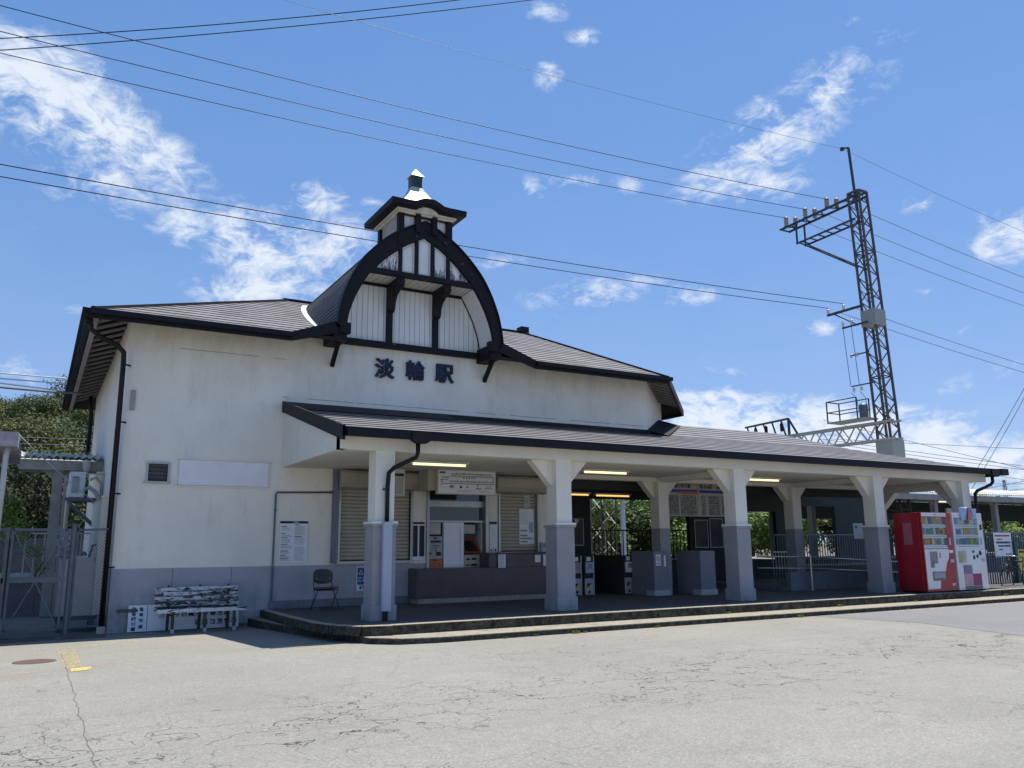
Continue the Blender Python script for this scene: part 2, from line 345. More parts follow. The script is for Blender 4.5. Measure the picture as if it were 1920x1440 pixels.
def kerbmat(name, c):
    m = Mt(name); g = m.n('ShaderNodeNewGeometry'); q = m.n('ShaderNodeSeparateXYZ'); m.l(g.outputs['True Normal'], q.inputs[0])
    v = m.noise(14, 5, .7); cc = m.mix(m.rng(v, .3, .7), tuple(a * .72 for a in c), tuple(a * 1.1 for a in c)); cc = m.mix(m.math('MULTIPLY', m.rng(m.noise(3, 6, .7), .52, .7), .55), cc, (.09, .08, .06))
    mossy_shade = m.mix(m.rng(m.noise(9, 6, .75), .42, .66), (.03, .03, .023), (.11, .10, .08))  # risers darkened for their shade as well as moss and dirt
    m.base(m.mix(m.rng(q.outputs[2], .3, .75), mossy_shade, cc)); m.b.inputs['Roughness'].default_value = .95; m.b.inputs['Specular IOR Level'].default_value = .2
    m.bump(v, .6, .01); return m.m
MAT['kerb'] = kerbmat('worn_kerb', (.36, .33, .27)); MAT['plinth'] = simple('plinth_stone', (.33, .30, .25), .9, 0, .3, 14)
MAT['kerb_top'] = kerbmat('pale_kerb_paving', (.33, .30, .24))
MAT['kerb_dark'] = simple('dark_kerb_stone', (.12, .11, .095), .9, 0, .5, 9)
MAT['earth'] = simple('ground_earth', (.14, .12, .09), 1, 0, .3, 1)
def paintmark(name, c, thr):
    m = Mt(name); f = m.rng(m.noise(28, 6, .75), thr, thr + .06); f = m.math('MULTIPLY', f, m.rng(m.noise(3.5, 4, .6), .36, .5))
    m.base(c); m.l(m.math('SUBTRACT', 1.0, f) if False else f, m.b.inputs['Alpha']); m.b.inputs['Roughness'].default_value = .8; return m.m
MAT['mark_yellow'] = paintmark('worn_yellow_paint', (.60, .47, .16), .51)
MAT['mark_yellow_solid'] = paintmark('yellow_paint', (.62, .46, .14), .42)
MAT['mark_orange'] = paintmark('worn_orange_paint', (.60, .34, .16), .49)
def leafmat(name, a, b):
    m = Mt(name); oi = m.n('ShaderNodeObjectInfo')
    f = m.noise(.9, 4, .6); g = m.noise(13, 2, .5)
    c = m.mix(m.rng(f, .35, .65), a, b); c = m.mix(m.math('MULTIPLY', m.rng(g, .4, .6), .5), c, tuple(min(1, q * 1.7) for q in b))
    c = m.mix(m.math('MULTIPLY', oi.outputs['Random'], .22), c, (.10, .075, .03))
    m.base(c); m.b.inputs['Roughness'].default_value = .6; m.b.inputs['Specular IOR Level'].default_value = .3
    tr = m.n('ShaderNodeBsdfTranslucent'); m.l(c, tr.inputs[0]); ms = m.n('ShaderNodeMixShader'); ms.inputs[0].default_value = .25
    out = [n for n in m.t.nodes if n.type == 'OUTPUT_MATERIAL'][0]
    m.l(m.b.outputs[0], ms.inputs[1]); m.l(tr.outputs[0], ms.inputs[2]); m.l(ms.outputs[0], out.inputs[0]); return m.m
MAT['leaf'] = leafmat('leaf_dark', (.020, .042, .012), (.055, .090, .024))
MAT['leaf_olive'] = leafmat('leaf_olive', (.055, .060, .018), (.10, .105, .030))
MAT['leaf_bright'] = leafmat('leaf_bright', (.09, .15, .03), (.20, .30, .07))
MAT['leaf_shade'] = leafmat('leaf_painted_shade', (.010, .020, .007), (.028, .045, .014))  # darker leaf colour holds the deep shade behind the left shelter
MAT['bark'] = simple('bark', (.09, .07, .05), .9)
MAT['red_vm'] = simple('red_enamel', (.30, .012, .022), .28, 0, .06, 2)
MAT['vm_white'] = simple('white_enamel_machine', (.62, .62, .65), .28, 0, .05, 2)
MAT['vm_glass'] = None
def clear_glass():
    m = bpy.data.materials.new('display_glass'); m.use_nodes = True; t = m.node_tree; t.nodes.clear()
    g = t.nodes.new('ShaderNodeBsdfGlossy'); g.inputs['Roughness'].default_value = .04
    tr = t.nodes.new('ShaderNodeBsdfTransparent'); tr.inputs[0].default_value = (.86, .9, .9, 1)
    mx_ = t.nodes.new('ShaderNodeMixShader'); o = t.nodes.new('ShaderNodeOutputMaterial')
    mx_.inputs[0].default_value = .07; t.links.new(tr.outputs[0], mx_.inputs[1]); t.links.new(g.outputs[0], mx_.inputs[2]); t.links.new(mx_.outputs[0], o.inputs[0]); return m
MAT['vm_glass'] = clear_glass()

# ------------------------------------------------------------------ mesh helpers
class MB:
    def __init__(s): s.v = []; s.f = []
    def box(s, x0, x1, y0, y1, z0, z1):
        b = len(s.v); s.v += [(x, y, z) for z in (z0, z1) for y in (y0, y1) for x in (x0, x1)]
        s.f += [tuple(b + i for i in q) for q in ((0,2,3,1),(4,5,7,6),(0,1,5,4),(2,6,7,3),(0,4,6,2),(1,3,7,5))]; return s
    def face(s, pts):
        b = len(s.v); s.v += [tuple(p) for p in pts]; s.f.append(tuple(range(b, b + len(pts)))); return s
    def prism(s, pts, d):       # planar polygon pts extruded by vector d
        b = len(s.v); n = len(pts); d = Vector(d); P = [Vector(p) for p in pts]
        s.v += [tuple(p) for p in P] + [tuple(p + d) for p in P]
        nrm = sum(((P[i] - P[0]).cross(P[(i + 1) % n] - P[0]) for i in range(1, n - 1)), Vector())
        fl = nrm.dot(d) < 0
        f0 = tuple(b + i for i in range(n)); f1 = tuple(b + n + i for i in range(n))
        s.f.append(f0[::-1] if not fl else f0); s.f.append(f1 if not fl else f1[::-1])
        for i in range(n):
            j = (i + 1) % n; q = (b + i, b + j, b + n + j, b + n + i); s.f.append(q if not fl else q[::-1])
        return s
    def bar(s, a, c, w, h=None, up=(0, 0, 1)):
        h = h or w; a = Vector(a); c = Vector(c); d = (c - a).normalized(); up = Vector(up)
        if abs(d.dot(up)) > .98: up = Vector((0, 1, 0))
        x = d.cross(up).normalized(); y = x.cross(d)
        pts = [a + x * (sx * w / 2) + y * (sy * h / 2) for sx, sy in ((-1, -1), (1, -1), (1, 1), (-1, 1))]
        return s.prism(pts, c - a)
    def tube(s, pts, r, n=8, cap=True):
        P = [Vector(p) for p in pts]; rs = r if isinstance(r, (list, tuple)) else [r] * len(P)
        b0 = len(s.v); ref = None
        for i, p in enumerate(P):
            d = (P[min(i + 1, len(P) - 1)] - P[max(i - 1, 0)])
            d = d.normalized() if d.length > 1e-9 else Vector((0, 0, 1))
            if ref is None: ref = Vector((0, 0, 1)) if abs(d.z) < .9 else Vector((1, 0, 0))
            x = d.cross(ref).normalized(); y = x.cross(d); ref = y
            s.v += [tuple(p + (x * math.cos(2 * pi * k / n) + y * math.sin(2 * pi * k / n)) * rs[i]) for k in range(n)]
        for i in range(len(P) - 1):
            for k in range(n):
                a = b0 + i * n + k; b = b0 + i * n + (k + 1) % n
                s.f.append((a, b, b + n, a + n))
        if cap:
            s.f.append(tuple(b0 + k for k in range(n))[::-1]); e = b0 + (len(P) - 1) * n; s.f.append(tuple(e + k for k in range(n)))
        return s
    def lathe(s, prof, c, n=16, axis=(0, 0, 1)):
        ax = Vector(axis).normalized(); q = Vector((0, 0, 1)).rotation_difference(ax); c = Vector(c); b0 = len(s.v)
        for r, z in prof:
            s.v += [tuple(c + q @ Vector((r * math.cos(2 * pi * k / n), r * math.sin(2 * pi * k / n), z))) for k in range(n)]
        for i in range(len(prof) - 1):
            for k in range(n):
                a = b0 + i * n + k; b = b0 + i * n + (k + 1) % n; s.f.append((a, b, b + n, a + n))
        s.f.append(tuple(b0 + k for k in range(n))[::-1]); e = b0 + (len(prof) - 1) * n; s.f.append(tuple(e + k for k in range(n)))
        return s
    def build(s, name, m, parent=None, smooth=False, bevel=0., loc=None):
        me = bpy.data.meshes.new(name); me.from_pydata(s.v, [], s.f)
        if isinstance(m, str): m = MAT[m]
        me.materials.append(m); me.update()
        bm = bmesh.new(); bm.from_mesh(me); bmesh.ops.recalc_face_normals(bm, faces=bm.faces); bm.to_mesh(me); bm.free()
        if smooth: me.polygons.foreach_set('use_smooth', [True] * len(me.polygons))
        o = bpy.data.objects.new(name, me); COL.objects.link(o)
        if parent is not None: o.parent = parent
        if loc: o.location = loc
        if bevel:
            bv = o.modifiers.new('bevel', 'BEVEL'); bv.width = bevel; bv.segments = 2; bv.limit_method = 'ANGLE'
        return o
def tag(o, label=None, cat=None, group=None, kind=None):
    if label: o['label'] = label
    if cat: o['category'] = cat
    if group: o['group'] = group
    if kind: o['kind'] = kind
    return o
def thing(name, label, cat, loc=(0, 0, 0), rz=0., group=None):
    o = bpy.data.objects.new(name, None); COL.objects.link(o); o.location = loc; o.rotation_euler = (0, 0, rz)
    o.empty_display_size = .2
    return tag(o, label, cat, group)
def B(name, m, p, *boxes, **k):
    b = MB()
    for q in boxes: b.box(*q)
    return b.build(name, m, p, **k)
def text(name, body, size, loc, rot, m, parent=None, ext=.004, off=0., align='CENTER', sx=1., bold=0.):
    cu = bpy.data.curves.new(name, 'FONT'); cu.body = body; cu.size = size; cu.extrude = ext; cu.offset = off
    cu.align_x = align; cu.align_y = 'CENTER'; cu.resolution_u = 3
    t = bpy.data.objects.new(name, cu); COL.objects.link(t)
    bpy.context.view_layer.update()
    me = bpy.data.meshes.new_from_object(t.evaluated_get(bpy.context.evaluated_depsgraph_get()))
    bpy.data.objects.remove(t)
    if bold:
        bm = bmesh.new()
        for k, (a, b) in enumerate(((0, 0), (1, 0), (-1, 0), (0, 1), (0, -1), (.7, .7), (-.7, .7), (.7, -.7), (-.7, -.7))):
            n0 = len(bm.verts); bm.from_mesh(me); bm.verts.ensure_lookup_table()
            for v in bm.verts[n0:]: v.co.x += a * bold; v.co.y += b * bold; v.co.z += k * .0006
        bm.to_mesh(me); bm.free()
    me.materials.clear(); me.materials.append(MAT[m] if isinstance(m, str) else m)
    o = bpy.data.objects.new(name, me); COL.objects.link(o); o.location = loc; o.rotation_euler = rot; o.scale = (sx, 1, 1)
    if parent is not None: o.parent = parent
    return o
FRONT = (pi / 2, 0, 0)
def copy_tree(o, parent=None):
    c = o.copy(); COL.objects.link(c)
    if parent is not None: c.parent = parent
    for ch in o.children: copy_tree(ch, c)
    return c
def lines(mb, x0, x1, z0, z1, y, n, h, seed=0, ragged=.3):
    r = random.Random(seed)
    for i in range(n):
        z = z1 - (z1 - z0) * (i + .5) / n; mb.box(x0, x1 - (x1 - x0) * ragged * r.random(), y - .0015, y, z - h / 2, z + h / 2)
    return mb

# ------------------------------------------------------------------ ground, kerbs, markings
def gz(x, y):
    if y < 12.3: return .05
    return .05 - .07 * min(1, (y - 12.3) / 5.2)
g = MB()
xs = [-400, -60, -20, -8] + [-4 + i for i in range(40)] + [40, 60, 120, 500]; ys = [-300, -60, -10, 0] + [4, 8, 12, 12.3] + [12.3 + .8 * i for i in range(1, 8)] + [19, 24, 28.9]
nx = len(xs)
for yy in ys:
    for xx in xs: g.v.append((xx, yy, gz(xx, yy)))
for j in range(len(ys) - 1):
    for i in range(nx - 1):
        a = j * nx + i; g.f.append((a, a + 1, a + nx + 1, a + nx))
tag(g.build('road', 'asphalt'), kind='structure')
tag(MB().box(-900, 900, 28.9, 1500, -.3, -.02).build('ground', 'earth'), kind='structure')
# ------------------------------------------------------------------ lower step, platform paving, marks
LS = [(4.66, 13.3), (4.75, 12.85), (5.1, 12.47), (5.7, 12.33), (60, 12.33), (60, 13.2), (5.2, 13.2), (4.9, 13.4), (4.62, 14.5), (4.42, 17.8), (3.95, 17.8), (4.2, 15.5)]
m = MB(); m.prism([(x, y, -.05) for x, y in LS], (0, 0, .195)); o = m.build('kerb', 'kerb_top', None, bevel=.02); tag(o, kind='structure')
PF = [(4.25, 17.79), (4.25, 15.9), (4.30, 14.2), (4.42, 13.55), (4.72, 13.12), (5.2, 13.0), (60, 13.0), (60, 28.9), (11.0, 28.9), (11.0, 17.79)]
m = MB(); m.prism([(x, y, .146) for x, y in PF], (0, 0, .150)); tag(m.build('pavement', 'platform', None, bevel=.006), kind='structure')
# stone edging of the pavement, slightly proud, in blocks
m = MB(); r = random.Random(3)
edge = [(4.27, 17.78), (4.25, 15.9), (4.30, 14.2), (4.42, 13.55), (4.72, 13.12), (5.2, 12.985)]
for a, b in zip(edge[:-1], edge[1:]): m.bar((a[0], a[1], .225), (b[0], b[1], .225), .16, .158)
x = 5.2
while x < 58:
    w = 1.8 + r.random() * .1; dz = r.uniform(-.004, .004)
    m.box(x + .006, x + w - .006, 12.965 + r.uniform(-.006, .006), 13.14, .147, .304 + dz); x += w
tag(m.build('kerb_stone', 'kerb', None, bevel=.014), kind='structure')
def sheet(name, pts, mat, dz=.004):
    return tag(MB().face([(x, y, gz(x, y) + dz) for x, y in pts]).build(name, mat), kind='structure')
sheet('road_patch', [(14.3, 12.3), (14.75, 10.2), (13.7, 6.8), (15.5, 5.0), (40, 2), (60, 8), (60, 12.32)], 'asphalt2')
sheet('road_marking', [(.50, 15.35), (.62, 15.25), (1.75, 15.86), (1.65, 15.98)], 'mark_yellow')
sheet('road_marking', [(.47, 15.05), (.72, 15.0), (.70, 12.4), (.50, 12.45)], 'mark_yellow')
sheet('road_marking', [(.56, 12.36), (.80, 12.44), (.80, 12.14), (.56, 12.06)], 'mark_yellow_solid', .006)
sheet('road_marking', [(3.62, 13.25), (3.72, 13.35), (4.2, 12.55), (4.08, 12.45)], 'mark_yellow')
r = random.Random(5)
sheet('road_marking', [(-.32, 12.1), (-.32, 12.03), (.25, 12.30), (.25, 12.36)], 'mark_orange')
sheet('road_marking', [(.82, 12.6), (.82, 12.54), (1.35, 12.80), (1.35, 12.86)], 'mark_orange')
for x0, x1 in ((7.9, 9.3), (9.6, 10.7), (11.3, 11.5), (12.1, 12.9), (13.9, 14.5), (15.2, 15.6), (16.2, 19.5), (19.9, 22.4), (22.8, 26)):
    sheet('road_marking', [(x0, 12.12), (x1, 12.14), (x1 + .05, 12.22), (x0 + .04, 12.21)], 'mark_orange')
sheet('road_marking', [(8.72, 11.05), (9.0, 11.05), (9.02, 11.13), (8.76, 11.12)], 'mark_orange', .006)
mh = MB().lathe([(.27, 0), (.27, .006)], (.17, 13.55, gz(0, 13.55)), 24).build('manhole_cover', simple('rusted_iron', (.10, .07, .05), .8))
tag(mh, 'rusty round manhole cover set in the asphalt at the left edge of the forecourt', 'manhole cover')
# concrete strip and kerb under the wire gate
tag(B('gate_sill', 'concrete_dark', None, (-4, 1.30, 17.0, 17.28, -.1, .03)), kind='structure')
# weeds along the kerb
WEEDS = [(6.9, 12.30), (7.5, 12.31), (8.3, 12.3), (8.5, 12.3), (10.1, 12.3), (13.9, 12.31), (17.4, 12.3), (18.6, 12.92), (15.9, 12.93), (20.5, 12.3), (12.5, 12.92), (22.4, 12.92)]
def weed_mesh(seed):
    r = random.Random(seed); m = MB()
    for k in range(26):
        a = r.uniform(0, 2 * pi); h = r.uniform(.02, .07); w = .012; d = r.uniform(.01, .07)
        p = Vector((math.cos(a) * d, -abs(math.sin(a)) * d * .7, 0)); q = p * 1.5 + Vector((0, 0, h)); t = Vector((-math.sin(a), math.cos(a), 0)) * w
        m.face([p - t, p + t, q + t * .8, q - t * .8])
    return m
wproto = [weed_mesh(s).build('weed', 'leaf_bright') for s in (1, 2, 3)]
wl_ = ['small weed sprouting at the foot of the kerb below the first pillar', 'small weed at the kerb foot between the first two pillars']
ORD = ['leftmost', 'second', 'third', 'fourth', 'fifth', 'sixth', 'seventh', 'eighth', 'ninth', 'tenth', 'eleventh', 'twelfth', 'thirteenth', 'fourteenth', 'fifteenth', 'sixteenth']
for i, (x, y) in enumerate(WEEDS):
    o = wproto[i] if i < 3 else wproto[i % 3].copy()
    if i >= 3: COL.objects.link(o)
    o.location = (x, y, gz(x, y) if y < 12.6 else .147); o.scale = (.5 + .2 * (i % 3),) * 3
    tag(o, 'small green weed at the kerb foot, %s in the row from the left' % ORD[sorted(WEEDS).index((x, y))], 'weed', 'weeds growing along the kerb')

# ------------------------------------------------------------------ station building
ST = thing('station_building', 'white stucco station building with curved black and white gable over its slate roof', 'station', (0, 17.8, 0))
def stbuild(mb, name, m, parent=None, **k):     # build in world coordinates under the station (or a part of it)
    p = parent or ST
    o = mb.build(name, m, p, **k); o.matrix_parent_inverse = Matrix.Translation((0, -17.8, 0)); return o
def sub(mb, name, m, part, **k):
    o = mb.build(name, m, part, **k); return o
YW = 17.8; XL = 1.36; XR = 14.55; YB = 28.9
def wall_holes(m, x0, x1, z0, z1, y, t, holes):
    zs = sorted({z0, z1, *[h[2] for h in holes], *[h[3] for h in holes]}); 
    for a, b in zip(zs[:-1], zs[1:]):
        hs = sorted([h for h in holes if h[2] <= a + 1e-6 and h[3] >= b - 1e-6]); x = x0
        for h in hs:
            if h[0] > x: m.box(x, h[0], y, y + t, a, b)
            x = h[1]
        if x < x1: m.box(x, x1, y, y + t, a, b)
m = MB()
HOLES = [(1.86, 2.24, 2.86, 3.22), (5.84, 7.50, 1.22, 2.95), (7.93, 9.46, 1.06, 3.05), (9.80, 10.93, 1.38, 3.05)]
wall_holes(m, XL, 11.25, -.1, 6.30, YW, .22, HOLES)
m.box(11.25, XR, YW, YW + .22, 3.24, 6.30)
m.box(XL, XL + .22, YW + .22, YB, -.1, 6.30)                       # left side
m.prism([(XR, YW, 3.24), (XR + 3.5, YW + 3.5, 3.24), (XR + 3.36, YW + 3.66, 3.24), (XR - .14, YW + .22, 3.24)], (0, 0, 3.06))
m.box(18.05 - .22, 18.05, 21.3, YB, 3.24, 6.30); m.box(XL + .22, 18.05, YB - .2, YB, 0, 6.30)
m.box(11.03, 11.25, 18.02, 20.3, .2, 3.24)                         # side of the office towards the hall
stbuild(m, 'wall', 'wall')
# interior of the ticket office (dark room)
stbuild(MB().box(XL + .3, 11.0, 18.6, 18.7, 0, 3.4).box(7.6, 9.7, 18.0, 18.58, 3.06, 3.2), 'inner_wall', 'concrete_dark')
# white lean-to bay and box on the left side wall
stbuild(MB().box(1.12, XL, 18.3, 21.0, .3, 2.55).prism([(1.08, 18.25, 2.55), (XL, 18.25, 2.80), (XL, 18.25, 2.55)], (0, 2.8, 0)), 'side_bay', 'beam')
stbuild(MB().box(1.30, XL - .001, 18.9, 19.0, 2.8, 5.2), 'side_conduit', 'concrete')

# roofs -------------------------------------------------
def clip(poly, z0, z1):
    def half(P, zc, keep_above):
        out = []
        for i, p in enumerate(P):
            q = P[(i + 1) % len(P)]; a = (p.z >= zc) == keep_above or abs(p.z - zc) < 1e-9; b = (q.z >= zc) == keep_above or abs(q.z - zc) < 1e-9
            if a: out.append(p)
            if a != b and abs(p.z - q.z) > 1e-9:
                t = (zc - p.z) / (q.z - p.z); out.append(p.lerp(q, t))
        return out
    P = half(poly, z0, True)
    return half(P, z1, False) if len(P) > 2 else []
def courses(m, poly, slope_len, step, lift=.015, thick=.05, zr=None):
    P = [Vector(p) for p in poly]; zmin, zmax = zr or (min(p.z for p in P), max(p.z for p in P))
    nrm = (P[1] - P[0]).cross(P[2] - P[0]).normalized()
    if nrm.z < 0: nrm = -nrm
    n = max(1, round(slope_len / step)); dz = (zmax - zmin) / n
    for i in range(n):
        a = zmin + dz * i; b = a + dz
        Q = clip(P, a, b)
        if len(Q) < 3: continue
        R = [q + nrm * (lift * (b - q.z) / dz + .001) for q in Q]
        m.face(R)
        low = [q for q in Q if q.z < a + 1e-5]
        for q in low:
            for w in low:
                if q is not w and (q - w).length > .02:
                    m.face([q, w, w + nrm * lift, q + nrm * lift]); break
            else: continue
            break
    m.prism([p - nrm * .002 for p in P], -nrm * thick)
EZ = 6.03
A_ = (.60, 17.03, EZ); B_ = (14.74, 17.03, EZ); T_ = (18.98, 21.27, EZ); D_ = (18.98, 29.7, EZ); E_ = (.60, 29.7, EZ)
R1 = (5.73, 22.8, 8.46); R2 = (13.55, 22.8, 8.46)
m = MB()
zrs = lambda y: EZ + (y - 17.03) * (8.46 - EZ) / 5.77
xa, xb = 5.44, 9.42; yh = 17.03 + 5.77 * (xa - .6) / 5.13
courses(m, [A_, (xa, 17.03, EZ), (xa, yh, zrs(yh))], 6.25, .37, zr=(EZ, 8.46))
courses(m, [(xa, 17.86, zrs(17.86)), (xb, 17.86, zrs(17.86)), (xb, 22.8, 8.46), R1, (xa, yh, zrs(yh))], 6.25, .37, zr=(EZ, 8.46))
courses(m, [(xb, 17.03, EZ), B_, R2, (xb, 22.8, 8.46)], 6.25, .37, zr=(EZ, 8.46))
courses(m, [B_, T_, R2], 6.25, .37); courses(m, [T_, D_, R2], 6.25, .37)
courses(m, [E_, A_, R1], 6.25, .37); courses(m, [D_, E_, R1, R2], 7, .5)
ROOF = stbuild(m, 'roof', 'slate')
# little upswept roof pieces beside the gable feet
m = MB()
for x0, x1 in ((4.40, 5.42), (10.48, 9.44)):
    P0 = Vector((x0, 17.03, EZ + .01)); P1 = Vector((x1, 17.03, EZ + .36)); P2 = Vector((x1, 17.03 + .36 / .4215, EZ + .36))
    n_ = (P1 - P0).cross(P2 - P0).normalized(); n_ = n_ if n_.z > 0 else -n_
    m.prism([P0, P1, P2], -n_ * .04)
    for k in range(1, 7):
        t = k / 7; a = P0.lerp(P1, t); b = P0.lerp(P2, t); m.bar(a + n_ * .004, b + n_ * .004, .012, .012)
sub(m, 'roof_flare', 'slate', ROOF)
m = MB(); m.bar(A_, R1, .10, .05).bar((.6, 17.03, EZ + .03), (5.73, 22.8, 8.50), .09, .05)
sub(m, 'hip_cap', 'slate', ROOF)
m = MB(); m.bar((5.6, 22.8, 8.50), (13.6, 22.8, 8.50), .10, .06).bar((B_[0], B_[1], EZ + .03), (13.55, 22.8, 8.50), .07, .05)
sub(m, 'ridge_cap', 'fascia', ROOF)
sub(MB().box(13.42, 13.72, 22.7, 23.0, 8.3, 8.68), 'chimney', 'fascia', ROOF)
# eaves: fascia board, soffit and rafters
def eave_run(m, a, b, z0=5.86, z1=6.06, t=.05):
    a = Vector((a[0], a[1], z0)); b = Vector((b[0], b[1], z0)); d = (b - a).normalized(); n_ = Vector((-d.y, d.x, 0)) * t
    m.prism([a, b, b + n_, a + n_], (0, 0, z1 - z0))
for (x0, x1) in ((4.40, 5.44), (10.48, 9.42)):
    m = MB()
    if x0 < 5: eave_run(m, (.56, 17.0), (4.40, 17.0))
    else: eave_run(m, (10.48, 17.0), (14.76, 17.0)); eave_run(m, (14.76, 17.0), (19.02, 21.26)); eave_run(m, (19.02, 21.26), (19.02, 29.74))
    m.prism([(x0, 17.0, 5.86), (x1, 17.0, 6.16), (x1, 17.0, 6.44), (x0, 17.0, 6.06)], (0, .055, 0))
    stbuild(m, 'fascia', 'black')
stbuild(MB().box(.50, .605, 17.058, 29.7, 5.90, 6.06).box(.43, .50, 17.0, 29.7, 5.97, 6.05), 'gutter', 'fascia')
stbuild(MB().box(.56, 4.4, 16.90, 16.998, 5.93, 6.03), 'gutter', 'fascia'); stbuild(MB().box(10.48, 14.80, 16.90, 16.998, 5.93, 6.03), 'gutter', 'fascia')
m = MB()
m.prism([(.61, 17.8, 6.02), (.61, 17.8, 5.99), (XL, 17.8, 6.30), (XL, 17.8, 6.33)], (0, 11.8, 0))
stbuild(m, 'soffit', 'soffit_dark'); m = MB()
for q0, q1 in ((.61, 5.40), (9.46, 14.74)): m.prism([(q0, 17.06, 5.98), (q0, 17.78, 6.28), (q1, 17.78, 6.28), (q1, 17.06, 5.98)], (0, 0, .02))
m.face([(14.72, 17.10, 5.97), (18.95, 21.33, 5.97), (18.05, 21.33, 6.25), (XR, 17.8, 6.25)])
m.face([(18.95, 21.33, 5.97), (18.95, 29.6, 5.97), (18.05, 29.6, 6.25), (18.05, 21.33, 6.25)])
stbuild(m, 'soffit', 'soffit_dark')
y = 17.86
while y < 28.8:
    stbuild(MB().bar((.62, y, 5.955), (XL + .01, y, 6.235), .05, .05), 'rafter', 'rafter'); y += .58
stbuild(MB().box(.63, .73, 17.06, 29.6, 5.90, 5.96), 'eave_board', 'rafter')
for k in range(9):
    t = .3 + k * .48; d = t / math.sqrt(2); stbuild(MB().bar((14.80 + d, 17.16 + d, 5.92), (14.80 + d - .60, 17.16 + d + .60, 6.18), .05, .05), 'rafter', 'rafter')
# front wall fixtures: vent window, blank panel, small box
V = stbuild(MB().box(1.86, 2.24, 17.90, 17.93, 2.86, 3.22), 'louvre_window', 'glass')
m = MB(); m.box(1.83, 1.87, 17.76, 17.9, 2.83, 3.25).box(2.23, 2.27, 17.76, 17.9, 2.83, 3.25).box(1.87, 2.23, 17.76, 17.9, 3.21, 3.25).box(1.80, 2.30, 17.74, 17.9, 2.82, 2.86)
sub(m, 'window_frame', 'alu', V)
m = MB()
for k in range(4): m.bar((1.88, 17.85 - .02, 2.92 + .085 * k), (2.22, 17.83, 2.92 + .085 * k), .07, .012, (0, 1, 1))
sub(m, 'louvre', simple('frosted_louvre', (.10, .12, .14), .3), V)
stbuild(MB().box(2.43, 4.23, 17.775, 17.799, 2.80, 3.32), 'blank_panel', simple('pale_lilac_board', (.78, .76, .78), .6, 0, .05))
m = MB(); m.box(2.41, 4.26, 17.765, 17.798, 3.32, 3.35).box(2.36, 4.26, 17.76, 17.798, 2.77, 2.80).box(2.405, 2.43, 17.77, 17.798, 2.80, 3.32).box(4.23, 4.255, 17.77, 17.798, 2.80, 3.32)
stbuild(m, 'panel_frame', 'wall')
stbuild(MB().box(2.405, 4.26, 17.763, 17.7645, 3.318, 3.324).box(2.36, 4.26, 17.757, 17.7595, 2.797, 2.803).box(2.427, 2.433, 17.766, 17.7695, 2.80, 3.32).box(4.226, 4.231, 17.766, 17.7695, 2.80, 3.32), 'panel_shade_line', 'ink_grey')  # thin dark strips stand in for the shading line round the panel
stbuild(MB().box(1.44, 1.53, 17.75, 17.799, 4.26, 4.66), 'wall_box', 'concrete', bevel=.008)
# grey recess under the conduit and office front details
stbuild(MB().box(5.64, 5.74, 17.70, 17.799, 1.20, 3.24), 'dark_post', 'greydado')
def shutter(x0, x1, z0, z1, bx0, bx1, bz1):
    S = stbuild(MB().box(x0, x1, 17.90, 17.92, z0, z1), 'shutter', 'cream')
    m = MB(); n = int((z1 - z0) / .082)
    for k in range(n):
        z = z0 + .006 + k * .082; m.prism([(x0, 17.895, z), (x0, 17.868, z + .012), (x0, 17.862, z + .04), (x0, 17.868, z + .066), (x0, 17.895, z + .078)], (x1 - x0, 0, 0))
    sub(m, 'slats', 'cream', S)
    m = MB().box(x0 - .05, x0, 17.76, 17.93, z0 - .02, z1).box(x1, x1 + .05, 17.76, 17.93, z0 - .02, z1).box(x0 - .08, x1 + .08, 17.70, 17.93, z0 - .07, z0 - .02)
    sub(m, 'shutter_frame', 'alu', S)
    prof = [(17.795, bz1), (17.50, bz1), (17.46, bz1 - .05), (17.46, bz1 - .26), (17.54, bz1 - .36), (17.795, bz1 - .40)]
    m = MB().prism([(bx0, a, b) for a, b in prof], (bx1 - bx0, 0, 0)); sub(m, 'shutter_housing', 'cream', S); return S
S1 = shutter(5.84, 7.50, 1.26, 2.95, 5.76, 7.68, 3.20)
S2 = shutter(9.86, 10.92, 1.42, 3.05, 9.62, 11.12, 3.20)
sub(MB().box(6.55, 6.67, 17.855, 17.865, 1.42, 1.46), 'lock_plate', 'alu', S1)
# ticket counter
CT = stbuild(MB().box(7.52, 10.98, 17.30, 17.795, .40, 1.05).box(9.30, 10.98, 17.32, 17.795, 1.05, 1.36), 'ticket_counter', 'tile', bevel=.008)
sub(MB().box(7.50, 10.99, 17.27, 17.795, .297, .40), 'counter_plinth', 'plinth', CT)
sub(MB().box(7.47, 7.519, 17.30, 17.795, .40, 1.06).box(9.29, 10.98, 17.29, 17.795, 1.361, 1.385), 'counter_edge', 'concrete_dark', CT)
stbuild(MB().box(4.36, 7.46, 17.74, 17.799, .297, .46), 'skirting', 'greydado')
